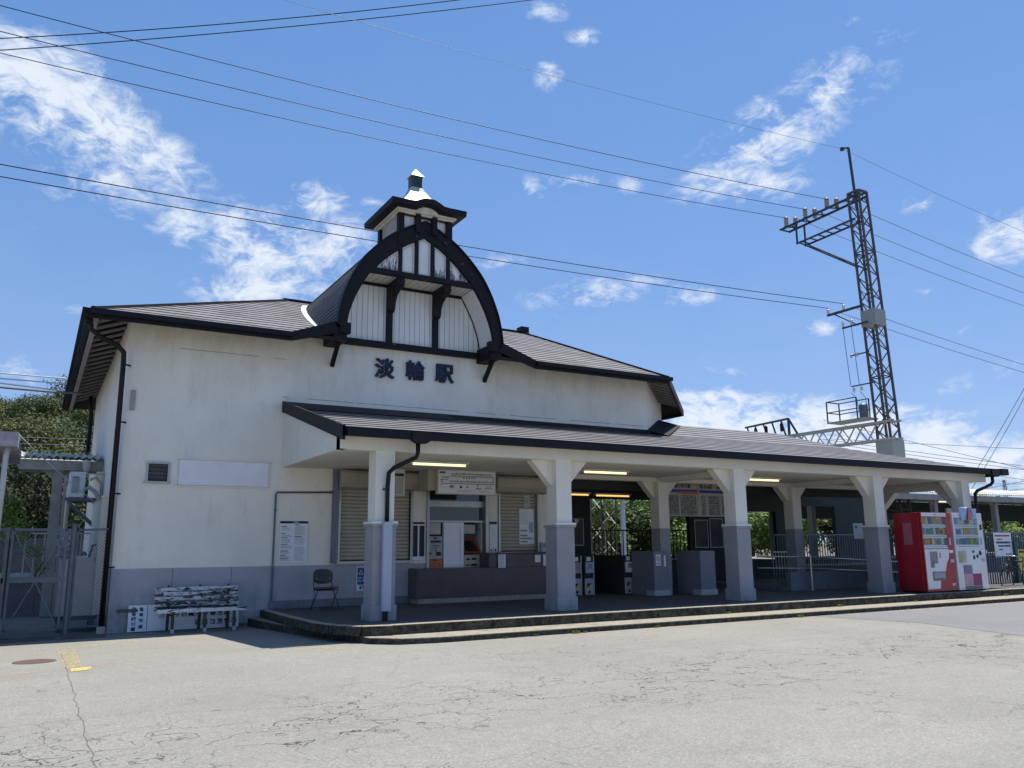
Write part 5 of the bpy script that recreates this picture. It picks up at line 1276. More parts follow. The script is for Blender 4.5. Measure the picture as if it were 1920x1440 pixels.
# air conditioner on brackets at the side wall
AC = thing('air_conditioner', 'white outdoor air conditioning unit on a bracket at the side wall', 'air conditioner', (.80, 22, 2.68))
wpart(MB().box(.62, .96, 21.9, 22.75, 2.74, 3.34), 'casing', 'white_paint', AC, bevel=.02)
wpart(MB().box(.68, .84, 21.892, 21.899, 2.84, 3.22), 'side_cover', 'plastic_grey', AC); wpart(MB().box(.70, .80, 21.885, 21.891, 3.20, 3.22), 'dark_mark', 'ink', AC)
wpart(MB().box(.56, 1.36, 21.95, 22.02, 2.66, 2.735).box(.56, 1.36, 22.6, 22.67, 2.66, 2.735).bar((.62, 21.98, 2.66), (1.35, 21.98, 1.98), .05, .05).bar((.62, 22.63, 2.66), (1.35, 22.63, 1.98), .05), 'bracket', 'galv', AC)
wpart(MB().tube([(.95, 21.93, 3.30), (1.36, 21.93, 3.30)], .012, 6).tube([(.93, 21.93, 2.90), (1.05, 21.90, 2.98), (1.20, 21.85, 2.85), (1.30, 21.85, 2.6)], .05, 8).tube([(1.05, 21.9, 3.15), (1.18, 21.88, 3.22), (1.30, 21.88, 3.05), (1.33, 21.88, 2.5)], .035, 8), 'hoses', 'plastic_grey', AC, smooth=True)

# ------------------------------------------------------------------ platform shelters behind
def shelter(label, x0, x1, y0, y1, z, cols, slope=.10, pitch=.155):
    t = thing('platform_shelter', label, 'platform shelter', ((x0 + x1) / 2, y0, 0))
    m = MB(); n = int((x1 - x0) / pitch * 8); am = .024
    zz = lambda k: am * math.cos(2 * pi * k / 8)
    b = 0
    for k in range(n + 1):
        x = x0 + (x1 - x0) * k / n
        for y, off in ((y0 - .12, 0), (y0 + .5, .09), (y0 + .5, .12), (y0 + 1.1, .21), (y1, .21 + slope * (y1 - y0))): m.v.append((x, y, z + off + zz(k)))
    for k in range(n):
        for j in range(4): a = k * 5 + j; m.f.append((a, a + 5, a + 6, a + 1))
    rf = wpart(m, 'roof', 'corr', t)
    wpart(MB().box(x0, x1, y0, y0 + .08, z - .30, z - .07).box(x0, x1, y1 - .1, y1, z + .0, z + .2), 'edge_beam', 'concrete', t)
    wpart(MB().box(x0, x1, y0 + .08, y1 - .1, z - .12, z - .09), 'soffit', 'concrete_dark', t)
    for cx, cy in cols: wpart(MB().box(cx - .11, cx + .11, cy, cy + .22, 0, z - .12).prism([(cx - .5, cy + .05, z - .13), (cx + .5, cy + .05, z - .13), (cx + .11, cy + .05, z - .5), (cx - .11, cy + .05, z - .5)], (0, .12, 0)), 'column', 'concrete', t)
    return t
shelter('corrugated platform shelter roof beside the left side wall of the station', -.45, 1.34, 22.6, 26, 3.72, [(.40, 22.75)], .02)
shelter('long corrugated platform shelter to the right behind the hall', 25.2, 60, 20.6, 24.4, 3.52, [(26.0, 22.0), (32.2, 21.0), (36.5, 21.0), (41, 21), (30.2, 23.8), (46, 21)])
t = thing('shade_screen', 'dark screen added to fill the shade under the right platform shelter', 'screen', (34, 24.2, 2.5)); wpart(MB().box(26, 48, 24.15, 24.25, 2.55, 3.38).box(26, 26.1, 24.1, 24.3, 0, 2.55).box(47.9, 48, 24.1, 24.3, 0, 2.55), 'screen', 'hall_dark', t)  # added dark panel standing in for the shade below the roof
t = thing('column_cluster', 'tall thin grey concrete post right behind the left platform shelter edge', 'post', (.55, 22.6, 0)); wpart(MB().box(.53, .60, 22.55, 22.65, 0, 3.3), 'post', 'concrete', t)
pipe('drainpipe', 'beige rain pipe with a funnel under the left platform shelter roof', [(.98, 22.5, 3.62), (.98, 22.5, 3.30), (.90, 22.5, 3.22), (.66, 22.5, 3.12), (.64, 22.5, 3.0), (.64, 22.5, 0)], .05, 'beige', extra=MB().lathe([(.06, 0), (.09, .12), (.09, .26)], (.98, 22.5, 3.40), 12))
pipe('drainpipe', 'black pipe dropping from the back eave to the left shelter roof', [(1.1, 26.5, 5.9), (1.15, 26.5, 5.4), (1.15, 26.5, 4.3), (1.05, 25.5, 4.05), (.8, 24.5, 3.95)], .06)
SH = thing('shed', 'corner of a flat concrete roofed shed with a slim post at the left edge', 'shed', (-1.2, 16.2, 0))
wpart(MB().box(-3.2, -.36, 16.1, 19.6, 3.26, 3.50), 'roof_slab', simple('peeling_lilac', (.30, .27, .32), .8, 0, .35, 7), SH)
wpart(MB().tube([(-.50, 16.3, 3.26), (-.52, 16.3, 3.1), (-.54, 16.3, 0)], .045, 10), 'post', 'plastic_grey', SH, smooth=True); wpart(MB().box(-3.2, -.85, 16.6, 19.6, 0, 3.26), 'wall', 'concrete', SH)
def platform(label, x0, x1, y0, y1, z): 
    t = thing('platform', label, 'platform', ((x0 + x1) / 2, y0, 0)); wpart(MB().box(x0, x1, y0, y1, -.1, z - .08), 'wall', 'concrete_dark', t); wpart(MB().box(x0, x1, y0 - .08, y1, z - .08, z), 'slab', 'concrete', t); return t
platform('raised concrete railway platform beyond the hall opening', 11.2, 60, 21.9, 25.6, 1.0)
platform('raised concrete railway platform behind the left yard', -14, 1.3, 23.3, 27.5, .9)
fence('platform_railing', 'beige tube railing on the platform behind the left yard', -.15, 1.3, 23.4, .9, 1.95, .2, 'beige', 'railing', .014)
rail_y = (29.6, 30.7)
for ry in rail_y: tag(B('rail', 'tower_steel', None, (-80, 200, ry, ry + .07, -.02, .14)), 'long steel railway rail behind the station platform, %s of the pair' % ('nearer' if ry < 30 else 'farther'), 'rail', 'railway rails')
# far platform canopy seen through the hall opening
t = thing('far_shelter', 'small pale roof on a white post seen through the hall opening', 'shelter', (25.5, 33.5, 0))
wpart(MB().prism([(23.5, 33.0, 4.0), (23.5, 36.5, 4.9), (23.5, 36.5, 5.0), (23.5, 33.0, 4.12)], (4.5, 0, 0)), 'roof', 'galv', t); wpart(MB().tube([(25.7, 33.6, 0), (25.7, 33.6, 4.1)], .13, 10), 'post', 'white_paint', t)
for i, (x, zz, L) in enumerate(((27.9, 3.25, 1.3), (30.0, 3.3, 1.0), (31.6, 3.25, 1.4), (33.5, 3.3, 1.1))):
    lamp((x, 27.0 + i * .8, zz), L, ('lit tube lamp on the platform, seen between the hall fence bars', 'small lit tube lamp farther along the platform behind the hall', 'bright lit tube lamp low over the platform behind the hall', 'faint lit tube lamp at the end of the row behind the hall')[i], 'lit tube lamps over the platform behind')
lamp((33.6, 21.6, 3.30), 1.9, 'lit tube lamp under the platform shelter right of the white machine', 'lit tube lamp under the right shelter')
t = board('platform_sign', 'grey hanging platform sign with black writing under the right shelter', 'sign', 33.4, 35.5, 2.55, 2.95, 21.4, 'paper_grey', .08)
m = MB(); r = random.Random(2); x = 33.8
while x < 35.2:
    w = r.uniform(.05, .14); m.box(x, x + w, 21.31, 21.319, 2.70, 2.82); x += w + .04
wpart(m, 'lettering_blocks', 'ink', t)
t = thing('loudspeaker', 'white horn loudspeaker above the red vending machine', 'loudspeaker', (27.3, 20.3, 3.1)); wpart(MB().lathe([(.05, -.3), (.10, -.1), (.22, .0), (.23, .12), (.2, .12)], (27.9, 20.3, 3.15), 16, (.6, -.8, 0)), 'horn', 'white_paint', t, smooth=True)
# right fence, signs, bicycle
fence('bar_fence', 'white barred fence at the right edge behind the bicycle', 25.2, 30.5, 15.0, .2, 1.84, .125, 'galv', 'fence', .016)
t = thing('fence_post', 'thick green post between the white sign and the yellow sign', 'post', (26.55, 14.9, .2)); wpart(MB().box(26.5, 26.62, 14.82, 14.94, FL, 1.55), 'post', simple('green_post', (.04, .09, .07), .6), t)
s_ = board('notice_sign', 'white sign with red heading and navy lines on the barred fence', 'sign', 25.56, 26.50, 1.08, 1.82, 14.92, 'paper')
m = MB(); r = random.Random(3)
def blocks(m, x0, x1, z, h, y, w=.045):
    x = x0
    while x < x1 - w: m.box(x, x + w * r.uniform(.7, 1), y - .002, y, z, z + h); x += w * 1.12
blocks(m, 25.62, 26.44, 1.70, .05, 14.905); blocks(m, 25.72, 26.02, 1.60, .035, 14.905, .03); wpart(m, 'red_lettering', 'red_ink', s_)
m = MB(); blocks(m, 25.66, 26.46, 1.49, .06, 14.905); blocks(m, 25.76, 26.46, 1.39, .05, 14.905); blocks(m, 25.78, 26.0, 1.29, .035, 14.905, .03); blocks(m, 26.1, 26.44, 1.15, .03, 14.905, .03); wpart(m, 'navy_lettering', 'navy', s_)
s_ = board('warning_sign', 'yellow warning sign with a black walking figure at the right edge', 'sign', 26.66, 27.12, .66, 1.30, 14.86, 'yellow')
m = MB().box(26.72, 27.04, 14.842, 14.847, 1.20, 1.26).box(26.72, 26.9, 14.842, 14.847, 1.05, 1.08).bar((26.80, 14.845, .70), (26.86, 14.845, .86), .03, .004, (0, 1, 0)).bar((26.92, 14.845, .70), (26.86, 14.845, .86), .03, .004, (0, 1, 0)).bar((26.86, 14.845, .86), (26.88, 14.845, .98), .045, .004, (0, 1, 0)).lathe([(.03, 0), (.03, .003)], (26.89, 14.847, 1.02), 10, (0, -1, 0))
m.tube([(27.0 + .07 * math.cos(2 * pi * k / 20), 14.845, .98 + .07 * math.sin(2 * pi * k / 20)) for k in range(21)], .008, 4, False)
wpart(m, 'black_figure', 'ink', s_)
BK = thing('bicycle', 'dark bicycle parked by the fence, cut off by the right edge', 'bicycle', (24.6, 14.1, FL - .15), -.05)
def wheel(x):
    w = MB().tube([(x + .30 * math.cos(2 * pi * k / 36), 0, .32 + .30 * math.sin(2 * pi * k / 36)) for k in range(37)], .018, 6, False).build('wheel', 'rubber', BK)
    m = MB()
    for k in range(16): a = 2 * pi * k / 16; m.bar((x, 0, .32), (x + .29 * math.cos(a), 0, .32 + .29 * math.sin(a)), .003)
    m.tube([(x + .285 * math.cos(2 * pi * k / 30), 0, .32 + .285 * math.sin(2 * pi * k / 30)) for k in range(31)], .007, 5, False); m.build('spokes', 'steel_rail', w)
wheel(0); wheel(1.02)
MB().tube([(0, 0, .32), (.16, 0, .72), (.19, 0, .92)], .016, 7).tube([(.17, 0, .74), (.42, 0, .40), (.45, 0, .28), (.60, 0, .72)], .016, 7).tube([(.17, 0, .70), (.58, 0, .62)], .014, 7).tube([(.45, 0, .28), (1.02, 0, .32), (.59, 0, .66)], .012, 7).build('frame', simple('bike_green', (.02, .03, .028), .4), BK, smooth=True)
MB().tube([(.30, -.24, .96), (.19, -.18, .99), (.17, 0, .96), (.19, .18, .99), (.30, .24, .96)], .012, 6).build('handlebar', 'steel_rail', BK, smooth=True)
MB().prism([(.48, -.03, .80), (.52, -.09, .80), (.72, -.10, .80), (.72, .10, .80), (.52, .09, .80), (.48, .03, .80)], (0, 0, .05)).build('saddle', 'rubber', BK, bevel=.015)
MB().tube([(.60, 0, .70), (.61, 0, .80)], .014, 6).build('seat_post', 'steel_rail', BK)
MB().lathe([(.045, 0), (.045, .05), (.02, .08)], (.05, 0, .74), 10, (-1, 0, 0)).build('lamp', 'steel_rail', BK)
MB().box(-.16, .10, -.14, .14, .76, .78).tube([(-.16, -.14, .98), (.10, -.14, .98), (.10, .14, .98), (-.16, .14, .98), (-.16, -.14, .98)], .008, 5).build('basket', 'ink', BK)

# ------------------------------------------------------------------ lattice tower
TX, TY0, TX1, TY1 = 32.35, 22.75, 31.95, 23.12
TW_ = thing('lattice_tower', 'tall rusty lattice tower carrying power lines behind the hall roof', 'pylon', (TX, TY0, 0))
TH = 17.55
def tpt(z, sx, sy):
    t = z / TH; h = .335 - .045 * t; return Vector((TX + (TX1 - TX) * t + sx * h, TY0 + (TY1 - TY0) * t + sy * h, z))
for sx, sy in ((-1, -1), (1, -1), (1, 1), (-1, 1)):
    wpart(MB().bar(tpt(0, sx, sy), tpt(TH, sx, sy), .085, .085, (1, 0, 0)), 'leg', 'tower_steel', TW_)
m = MB(); n = 30; C4 = [(-1, -1), (1, -1), (1, 1), (-1, 1)]
for k in range(n):
    z0 = TH * k / n; z1 = TH * (k + 1) / n
    for i in range(4):
        a, b = C4[i], C4[(i + 1) % 4]
        if (k + i) % 2: a, b = b, a
        m.bar(tpt(z0, *a), tpt(z1, *b), .045, .03, (1, 1, 0)); m.bar(tpt(z0, *b), tpt(z1, *a), .03, .02, (1, 1, 0)) if k % 3 == 0 else None
        if k % 5 == 0: m.bar(tpt(z0, *a), tpt(z0, *b), .05, .04)
m.bar(tpt(TH, -1, -1), tpt(TH, 1, -1), .09).bar(tpt(TH, 1, -1), tpt(TH, 1, 1), .09).bar(tpt(TH, 1, 1), tpt(TH, -1, 1), .09).bar(tpt(TH, -1, 1), tpt(TH, -1, -1), .09)
wpart(m, 'lacing', 'tower_steel', TW_)
p = tpt(11.5, 0, 0); wpart(MB().box(p.x - .37, p.x + .37, p.y - .37, p.y + .37, 11.1, 11.85), 'anti_climb_box', 'box_grey', TW_)
p = tpt(5.4, 0, 0); wpart(MB().box(p.x - .41, p.x + .41, p.y - .41, p.y + .41, 4.3, 5.92), 'base_casing', 'box_grey', TW_)
p = tpt(TH, 0, 0)
wpart(MB().bar((p.x - .25, p.y - .1, 16.7), (p.x - .25, p.y + .05, 19.8), .09).bar((p.x - .25, p.y + .05, 19.8), (p.x - .25, p.y + .35, 19.9), .07).lathe([(.09, 0), (.09, .14)], (p.x - .25, p.y + .40, 19.82), 8), 'mast', 'arm_steel', TW_)
m = MB()
for x in (p.x - .30, p.x + .30):
    m.bar((x, p.y - .3, 17.35), (x, 27.45, 17.20), .07, .10); m.bar((x, p.y, 16.25), (x, 26.55, 16.15), .06, .08)
for k in range(9): y = 23.6 + k * .46; m.bar((p.x - .3, y, 17.28), (p.x + .3, y + (.3 if k % 2 else -.3), 17.28), .05)
for k in range(6): y = 23.8 + k * .5; m.bar((p.x - .3, y, 16.2), (p.x + .3, y, 16.2), .05)
for x in (p.x - .3, p.x + .3): m.bar((x, 26.5, 17.2), (x, 26.5, 16.15), .07); m.bar((x, 26.3, 16.1), (x, 23.2, 13.9), .07)
m.bar((p.x - .4, 27.45, 17.2), (p.x + .4, 27.45, 17.2), .06)
wpart(m, 'crossarm', 'arm_steel', TW_)
def insul(m, c, h=.58, r=.12):
    prof = [(.03, 0)]
    for k in range(5): z = .06 + k * (h - .08) / 5; prof += [(r, z), (r * .72, z + (h - .08) / 10)]
    m.lathe(prof + [(.04, h)], c, 10); return m
INS = [(TX1 - .22, 27.15, 17.27), (TX1 + .22, 26.95, 17.27), (TX1 - .22, 25.95, 17.30), (TX1 + .22, 25.75, 17.30), (TX1 - .22, 24.65, 17.33), (TX1 + .22, 24.45, 17.33)]
for c in INS: wpart(insul(MB(), c), 'insulator', 'insulator', TW_)
wpart(MB().bar((TX1 - .4, 23.2, 12.05), (TX1 - .4, 25.0, 12.05), .09, .10).bar((TX1 - .4, 24.6, 12.0), (TX1 - .4, 23.4, 11.2), .05).bar((TX1 - .4, 22.9, 11.25), (TX1 - .4, 24.25, 11.25), .07).bar((TX1 - .35, 23.0, 9.9), (TX1 - .35, 24.0, 9.9), .05).bar((TX1 - .3, 22.9, 8.5), (TX1 - .3, 24.1, 8.5), .05), 'small_arms', 'arm_steel', TW_)
for c in ((TX1 - .4, 24.95, 12.1), (TX1 - .4, 24.1, 12.1), (TX1 - .4, 24.2, 11.3), (TX1 - .4, 23.75, 11.3)): wpart(insul(MB(), c, .28, .07), 'insulator', 'white_paint', TW_)
for c in ((TX1 - .35, 23.95, 9.78), (TX1 - .35, 23.65, 9.78), (TX1 - .3, 24.0, 8.22), (TX1 - .3, 23.6, 8.22)): wpart(insul(MB(), c, .22, .07), 'insulator', 'white_paint', TW_)
m = MB()
for y in (24.2, 23.75): m.tube([(TX1 - .42, y, 11.25), (TX1 - .40, y - .05, 9.9), (TX1 - .36, y - .1, 8.5)], .016, 5); m.tube([(TX1 - .36, y - .1, 8.2), (TX1 - .3, y - .3, 7.9), (TX1 - .3, y - .35, 7.4)], .014, 5)
wpart(m, 'jumper_wires', 'wire_grey', TW_)
# service basket
m = MB(); bx0, bx1, by0, by1, bz = TX1 - .75, TX1 + .1, 23.6, 25.2, 6.90
m.box(bx0, bx1, by0 - .4, by1, bz, bz + .06)
SB = wpart(m, 'service_platform', 'box_grey', TW_)
m = MB()
for x, y in ((bx0, by1), (bx1, by1), (bx0, by0), (bx1, by0)): m.bar((x, y, bz), (x, y, bz + 1.0), .045)
for z in (bz + .5, bz + 1.0): m.bar((bx0, by0, z), (bx0, by1, z), .04).bar((bx1, by0, z), (bx1, by1, z), .04).bar((bx0, by1, z), (bx1, by1, z), .04)
m2 = m.build('guard_rail', 'arm_steel', SB)
wpart(MB().lathe([(.19, 0), (.19, .62), (.12, .68)], (TX1 - .3, 23.6, bz + .06), 14), 'transformer', 'galv', TW_)
# catenary beam spanning the tracks
CB = thing('catenary_beam', 'pale lattice catenary beam reaching from the rusty tower over the tracks', 'catenary beam', (TX1, 23, 5.6))
m = MB(); ya, yb_ = 22.2, 40; zt, zb_ = 6.72, 5.95
for x in (TX1 - .25, TX1 + .25):
    m.bar((x, ya, zt), (x, yb_, zt), .08); m.bar((x, ya, zb_), (x, yb_, zb_), .08); n = 15
    for k in range(n): y0 = ya + .8 + (yb_ - ya - 1) * k / n; y1 = ya + .8 + (yb_ - ya - 1) * (k + 1) / n; ym = (y0 + y1) / 2; m.bar((x, y0, zt), (x, ym, zb_), .05); m.bar((x, ym, zb_), (x, y1, zt), .05)
for k in range(12): m.bar((TX1 - .25, ya + k * 1.4, zb_), (TX1 + .25, ya + k * 1.4 + .7, zb_), .04)
wpart(m, 'truss', 'truss_steel', CB)
# second, farther overhead line support seen above the roof
p = at(1440, 800, 42)
C2 = thing('catenary_bracket', 'dark trapezoid overhead line bracket above the hall roof left of the tower', 'catenary bracket', (p.x, 42, 0))
a = at(1398, 802, 42); b = at(1478, 785, 36); c = at(1498, 812, 36); d_ = at(1462, 815, 38)
a, b = Vector((a.x, 42, a.z)), Vector((b.x, 36, b.z))
mm = MB().bar(a, b, .12)
for k in range(5):
    q_ = a.lerp(b, (k + .2) / 5); mm.bar(q_, q_ + Vector((.3, -.2, -1.4)), .09)
mm.bar(b, b + Vector((.9, -.3, -1.6)), .1).bar(b, (b.x, b.y, 0), .12)
wpart(mm, 'frame', 'arm_steel', C2)
for k in (.25, .5, .85):
    q_ = a.lerp(b, k); wpart(insul(MB(), q_ - Vector((0, 0, .75)), .6, .13), 'insulator', 'ink', C2)

# ------------------------------------------------------------------ wires
def wire(name, label, a, b, sag, r, mat='wire', grp=None, n=24, cat='wire'):
    a = Vector(a); b = Vector(b)
    pts = [a.lerp(b, k / n) - Vector((0, 0, 4 * sag * (k / n) * (1 - k / n))) for k in range(n + 1)]
    mid = (a + b) / 2
    o = MB().tube(pts, r, 5).build(name, mat, None, smooth=True); return tag(o, label, cat, grp)
WG = 'power lines running to the lattice tower'
for i, (y, z, sg) in enumerate(((27.05, 17.7, 1.15), (25.85, 17.72, 1.15), (24.55, 17.75, 1.15))):
    nm = ('lowest', 'middle', 'uppermost')[i]
    wire('power_line', 'thin power line from the left to the tower crossarm, %s of the three' % nm, (TX1 - .22, y, z), (-34, y, z - .6), sg, .014, 'wire', WG, 40)
    wire('power_line', 'thin power line falling right from the tower crossarm, %s of the three' % nm, (TX1 + .22, y - .2, z), (96, y - 3 , z - 2.5), 1.8, .016, 'wire_grey', WG, 40)
wire('power_line', 'faint earth wire from the top edge to the mast head of the tower', (TX1 - .25, 23.5, 19.9), (-34, 23.5, 19.4), 1.3, .008, 'wire_grey', WG, 40)
wire('power_line', 'faint earth wire falling right from the mast head', (TX1 - .25, 23.5, 19.9), (96, 20.5, 17.2), 1.8, .010, 'wire_grey', WG, 40)
for i, (y, z) in enumerate(((24.95, 12.4), (24.1, 12.4))):
    nm = ('lower', 'upper')[i]
    wire('power_line', 'dark line passing behind the cupola to the small crossarm, %s of the pair' % nm, (TX1 - .4, y, z), (-34, y, z - .3), .75, .016, 'wire', WG, 40)
    wire('power_line', 'line falling right from the small crossarm of the tower, %s of the pair' % nm, (TX1 - .2, y - .3, z - .2), (96, y - 2, z - 2.2), 1.6, .016, 'wire_grey', WG, 40)
for i, (p0, p1) in enumerate((((0, 55), (720, 0)), ((0, 77), (870, 0)))):
    d0 = at(p0[0], p0[1], 36); d1 = at(p1[0], p1[1], 30)
    d = d1 - d0; wire('service_line', 'dark cable rising to the right across the top left sky, %s of two' % ('upper', 'lower')[i], d0 - d * .5, d1 + d * .5, .55, .022, 'wire', 'cables across the top left sky', 40)
# low cables on the left in front of the wooded hill
LW = [((-20, 698), (150, 712), 40), ((-20, 708), (150, 722), 40), ((-20, 716), (150, 737), 40), ((-20, 858), (172, 866), 30), ((-20, 818), (172, 824), 42), ((-20, 830), (172, 836), 43)]
for i, (p0, p1, y) in enumerate(LW):
    a = at(*p0, y); b = at(*p1, y); d = b - a
    wire('overhead_cable', ('pale cable crossing in front of the wooded hill, topmost', 'pale cable crossing in front of the hill, second from the top', 'pale cable crossing in front of the hill, third from the top', 'long pale rod just above the left shelter roof', 'thin pale cable low across the trees on the left', 'lowest thin cable across the trees on the left')[i], a - d * 4, b + d * 6, .0, .030 if i < 4 else .015, 'wire_pale' if i < 4 else 'wire_grey', 'cables in front of the hill')
a = at(0, 722, 12); wire('service_cable', 'thick dark service cable running to the back left eave', (a.x - 6, 12 - 6, a.z - .2), (.75, 24, 5.55), .25, .03, 'wire_grey')
a = Vector((-.36, 16.1, 3.46)); wire('guy_wire', 'thin pale wire slanting down from the shed roof corner on the left', a, (1.2, 21.5, 2.6), .05, .009, 'wire_pale')
# guy wires and low lines on the right
for i, (u0, u1) in enumerate((((1935, 600), (1735, 848)), ((1935, 615), (1750, 848)))):
    wire('guy_wire', 'slack guy cable slanting down from the top right behind the hall, %s of two' % ('left', 'right')[i], at(*u0, 20) + (at(*u0, 20) - at(*u1, 30)) * .5, Vector((at(*u1, 30).x, 30, 2.0)), .55, .016, 'wire_grey', 'guy cables on the right')
RW = [((1690, 842), (1935, 873)), ((1700, 850), (1935, 880)), ((1700, 864), (1935, 899)), ((1790, 905), (1935, 904)), ((1830, 918), (1935, 896)), ((1830, 924), (1935, 912)), ((1700, 829), (1935, 839)), ((1690, 822), (1935, 880))]
for i, (p0, p1) in enumerate(RW):
    a = at(*p0, 34); b = at(*p1, 30); d = b - a
    wire('contact_line', 'thin railway overhead line at the right edge, %s by height where it leaves the photo' % ORD[sorted([873, 880.1, 899, 904, 896, 912, 839, 880]).index([873, 880.1, 899, 904, 896, 912, 839, 880][i])].replace('leftmost', 'topmost'), a - d * .6, b + d * 1.5, .1, .018, 'wire_grey', 'railway overhead lines at the right edge')
FT = thing('far_pylon', 'tiny distant lattice pylon on the horizon at the right edge', 'pylon', (0, 0, 0)); p = at(1885, 925, 190); FT.location = (p.x, 190, 0)
m = MB(); ht = at(1883, 900, 190).z
for sx, sy in C4: m.bar((sx * 1.3, sy * 1.3, 0), (sx * .25, sy * .25, ht), .16)
for z in (.82, .90, .97): m.bar((-1.6, 0, ht * z), (1.6, 0, ht * z), .16)
for k in range(10): m.bar((-1.3 + .10 * k, -.8, ht * k / 10), (1.3 - .10 * (k + 1), -.8, ht * (k + 1) / 10), .10)
m.build('lattice', 'galv', FT)

# ------------------------------------------------------------------ wooded hill and trees
def hz_(x, y):
    h = 12.5 * math.exp(-(((x - 6) / 17) ** 2 + ((y - 96) / 30) ** 2)) + 4 * math.exp(-(((x + 30) / 22) ** 2 + ((y - 80) / 22) ** 2)); return h
m = MB(); nx_ = 40; ny_ = 24
for j in range(ny_ + 1):
    for i in range(nx_ + 1):
        x = -110 + 190 * i / nx_; y = 44 + 90 * j / ny_; m.v.append((x, y, hz_(x, y) - .3))
for j in range(ny_):
    for i in range(nx_): a = j * (nx_ + 1) + i; m.f.append((a, a + 1, a + nx_ + 2, a + nx_ + 1))
tag(m.build('hill', simple('hill_floor', (.03, .04, .015), 1), None, smooth=True), kind='structure')
def crown_mesh(seed, R, Hc, base, n, leaf, lobes=9):
    r = random.Random(seed); m = MB(); L = []
    for k in range(lobes):
        a = 2 * pi * k / lobes + r.uniform(-.4, .4); rr = R * r.uniform(.25, .68); z = base + Hc * r.uniform(.15, .85)
        L.append((Vector((rr * math.cos(a), rr * math.sin(a), z)), R * r.uniform(.32, .55)))
    L.append((Vector((0, 0, base + Hc * .8)), R * .5))
    for k in range(n):
        c, cr = L[r.randrange(len(L))]
        d = Vector((r.gauss(0, 1), r.gauss(0, 1), r.gauss(0, 1))).normalized(); d.z *= .78
        p = c + d * cr * (r.random() ** .35) * (1 + .12 * r.gauss(0, 1))
        s = leaf * r.uniform(.6, 1.3); nrm = (d + Vector((r.gauss(0, .5), r.gauss(0, .5), r.gauss(0, .5) + .5))).normalized()
        u = nrm.orthogonal().normalized(); v = nrm.cross(u); a = r.uniform(0, pi); u2 = u * math.cos(a) + v * math.sin(a); v2 = nrm.cross(u2)
        m.face([p - u2 * s, p - v2 * s * .5 + nrm * s * .1, p + u2 * s, p + v2 * s * .5 + nrm * s * .1])
    return m
def trunk_mesh(seed, R, base, Hc, tr):
    r = random.Random(seed); m = MB(); m.tube([(0, 0, -.5), (.03 * R, 0, base * .5), (0, .04 * R, base), (0, 0, base + Hc * .7)], [tr * 1.3, tr, tr * .8, tr * .25], 8)
    for k in range(5):
        a = 2 * pi * k / 5 + r.random(); z = base * .9 + k * Hc * .08; m.tube([(0, 0, z), (R * .3 * math.cos(a), R * .3 * math.sin(a), z + Hc * .2), (R * .6 * math.cos(a), R * .6 * math.sin(a), z + Hc * .4)], [tr * .5, tr * .3, tr * .1], 6)
    return m
def tree_proto(name, seed, R, Hc, base, n, leaf, mt_, tr=.18):
    t = thing(name, 'x', 'tree'); crown_mesh(seed, R, Hc, base, n, leaf).build('crown', mt_, t); trunk_mesh(seed, R, base, Hc, tr).build('trunk', 'bark', t); return t
GH = 'trees covering the wooded hill on the left'
protos = [tree_proto('hill_tree', 1, 3.6, 4.6, 1.2, 9500, .115, 'leaf', .22), tree_proto('hill_tree', 2, 3.2, 5.2, 1.4, 9000, .11, 'leaf_olive', .2), tree_proto('hill_tree', 3, 4.0, 4.4, 1.0, 10000, .12, 'leaf', .22)]
desc = ['dark green round tree on the wooded hill', 'olive brown tree on the wooded hill', 'broad dark green tree on the wooded hill']
r = random.Random(21); k = 0; used = [False] * 3
rows_ = [(50, 3.3), (55, 3.2), (60, 3.4), (66, 3.6), (72, 3.6), (79, 3.8), (86, 4.0), (93, 4.2)]
for yy, st_ in rows_:
    x = -.06 * yy - 6
    while x < yy * .125 + 1.5:
        i = r.choice((0, 0, 2, 1, 2)); o = protos[i] if not used[i] else copy_tree(protos[i]); used[i] = True
        px = x + r.uniform(-1, 1); py = yy + r.uniform(-1.8, 1.8); s = r.uniform(.75, 1.15) * (.8 + yy / 300)
        o.location = (px, py, hz_(px, py) - .6); o.rotation_euler = (0, 0, r.uniform(0, 6)); o.scale = (s, s, s * r.uniform(.85, 1.15))
        tag(o, desc[i].replace('on the wooded hill', ('low at the foot of' if yy < 58 else 'halfway up' if yy < 75 else 'near the top of') + ' the wooded hill'), 'tree', GH); x += st_ * .9; k += 1
for i, p_ in enumerate(protos):
    if not used[i]: p_.location = (-3, 60, hz_(-3, 60)); tag(p_, desc[i], 'tree', GH)
# dark trees standing behind the left platform, and trees beyond the tracks seen through the hall
GB_ = 'trees behind the left platform shelter'
tp = tree_proto('tree', 11, 2.4, 3.7, .5, 12000, .075, 'leaf_shade', .14)
first = True
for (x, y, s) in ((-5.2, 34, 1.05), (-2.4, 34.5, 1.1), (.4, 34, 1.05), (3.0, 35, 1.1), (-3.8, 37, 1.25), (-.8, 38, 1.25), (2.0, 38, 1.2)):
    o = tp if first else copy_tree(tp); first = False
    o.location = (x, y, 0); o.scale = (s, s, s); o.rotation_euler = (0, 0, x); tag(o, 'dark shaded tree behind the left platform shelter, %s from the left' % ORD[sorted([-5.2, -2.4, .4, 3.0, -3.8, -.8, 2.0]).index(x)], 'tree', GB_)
wallb = thing('retaining_wall', 'dark retaining wall beyond the tracks behind the left yard', 'wall', (-5, 31.6, 0)); wpart(MB().box(-16, 8, 31.6, 31.9, -.1, 1.9), 'wall', 'concrete_dark', wallb)
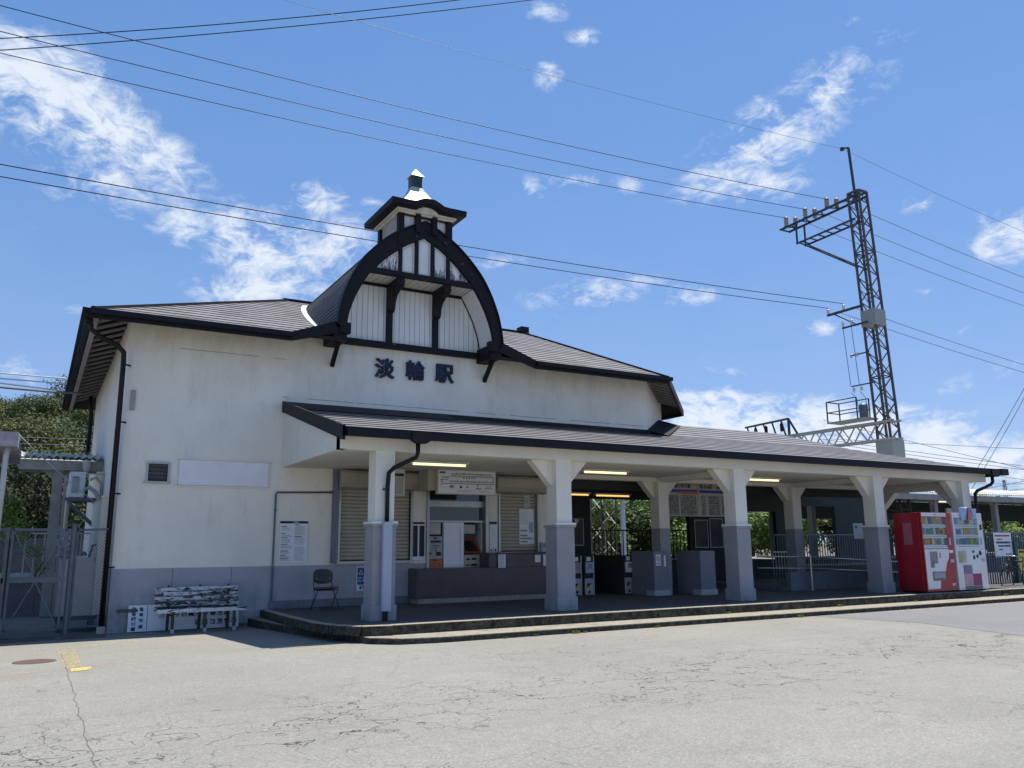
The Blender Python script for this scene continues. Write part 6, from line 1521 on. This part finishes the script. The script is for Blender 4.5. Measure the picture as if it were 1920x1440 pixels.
bp = thing('bush', 'bright sunlit bush beside the slim shed post on the left', 'bush', (-.45, 21.0, 1.0)); crown_mesh(31, .62, 1.3, .45, 1500, .055, 6).build('foliage', 'leaf_bright', bp); trunk_mesh(31, .5, .5, .8, .04).build('stem', 'bark', bp)
bq = thing('bush', 'small bright bush behind the wire gate', 'bush', (.12, 21.6, .7)); crown_mesh(32, .30, .8, .2, 600, .045, 5).build('foliage', 'leaf_bright', bq); trunk_mesh(32, .3, .2, .5, .03).build('stem', 'bark', bq)
GF = 'sunlit trees beyond the tracks seen through the hall'
tb = tree_proto('tree', 41, 2.6, 4.2, 1.1, 6500, .12, 'leaf_bright', .16)
tdk = tree_proto('tree', 42, 2.5, 3.8, .5, 5200, .13, 'leaf', .16)
first = [True, True]; cnt = [0, 0]
for (x, y, s, d) in sorted(((21.5, 38, 1.1, 1), (24.0, 37, 1.0, 0), (26.8, 38.5, 1.15, 0), (29.5, 38, 1.0, 1), (32.2, 37.5, 1.1, 0), (35.5, 39, 1.1, 1), (39, 38, 1.1, 0), (43, 38.5, 1.2, 0), (48, 38, 1.1, 1), (23, 41, 1.4, 1), (28, 42, 1.4, 1), (34, 42, 1.4, 1), (40, 42, 1.3, 1), (46, 42, 1.4, 0), (54, 40, 1.2, 0), (60, 40, 1.2, 1), (66, 39, 1.2, 0), (72, 40, 1.2, 1), (78, 41, 1.2, 0), (69, 43, 1.3, 1), (84, 42, 1.3, 1), (63, 43, 1.3, 1), (75, 44, 1.3, 1)), key=lambda q: q[0] / q[1]):
    pr = (tb, tdk)[d]; o = pr if first[d] else copy_tree(pr); first[d] = False
    o.location = (x, y, 0); o.scale = (s, s, s * .82); o.rotation_euler = (0, 0, x * 1.7); cnt[d] += 1
    tag(o, '%s tree beyond the tracks, %s of its colour from the left' % (('bright green', 'dark green')[d], ORD[cnt[d] - 1]), 'tree', GF)
# pale lattice mast beyond the hall opening
LM = thing('lattice_mast', 'pale steel lattice mast beyond the hall opening behind the ticket gates', 'mast', (19.9, 27.3, .9)); m = MB()
for sx, sy in C4: m.bar((19.9 + sx * .36, 27.3 + sy * .36, 0), (19.9 + sx * .36, 27.3 + sy * .36, 5.2), .05)
for k in range(9):
    z0, z1 = k * .58, (k + 1) * .58
    for i in range(4):
        a, b = C4[i], C4[(i + 1) % 4]
        if k % 2: a, b = b, a
        m.bar((19.9 + a[0] * .36, 27.3 + a[1] * .36, z0), (19.9 + b[0] * .36, 27.3 + b[1] * .36, z1), .028)
wpart(m, 'lattice', 'truss_steel', LM)
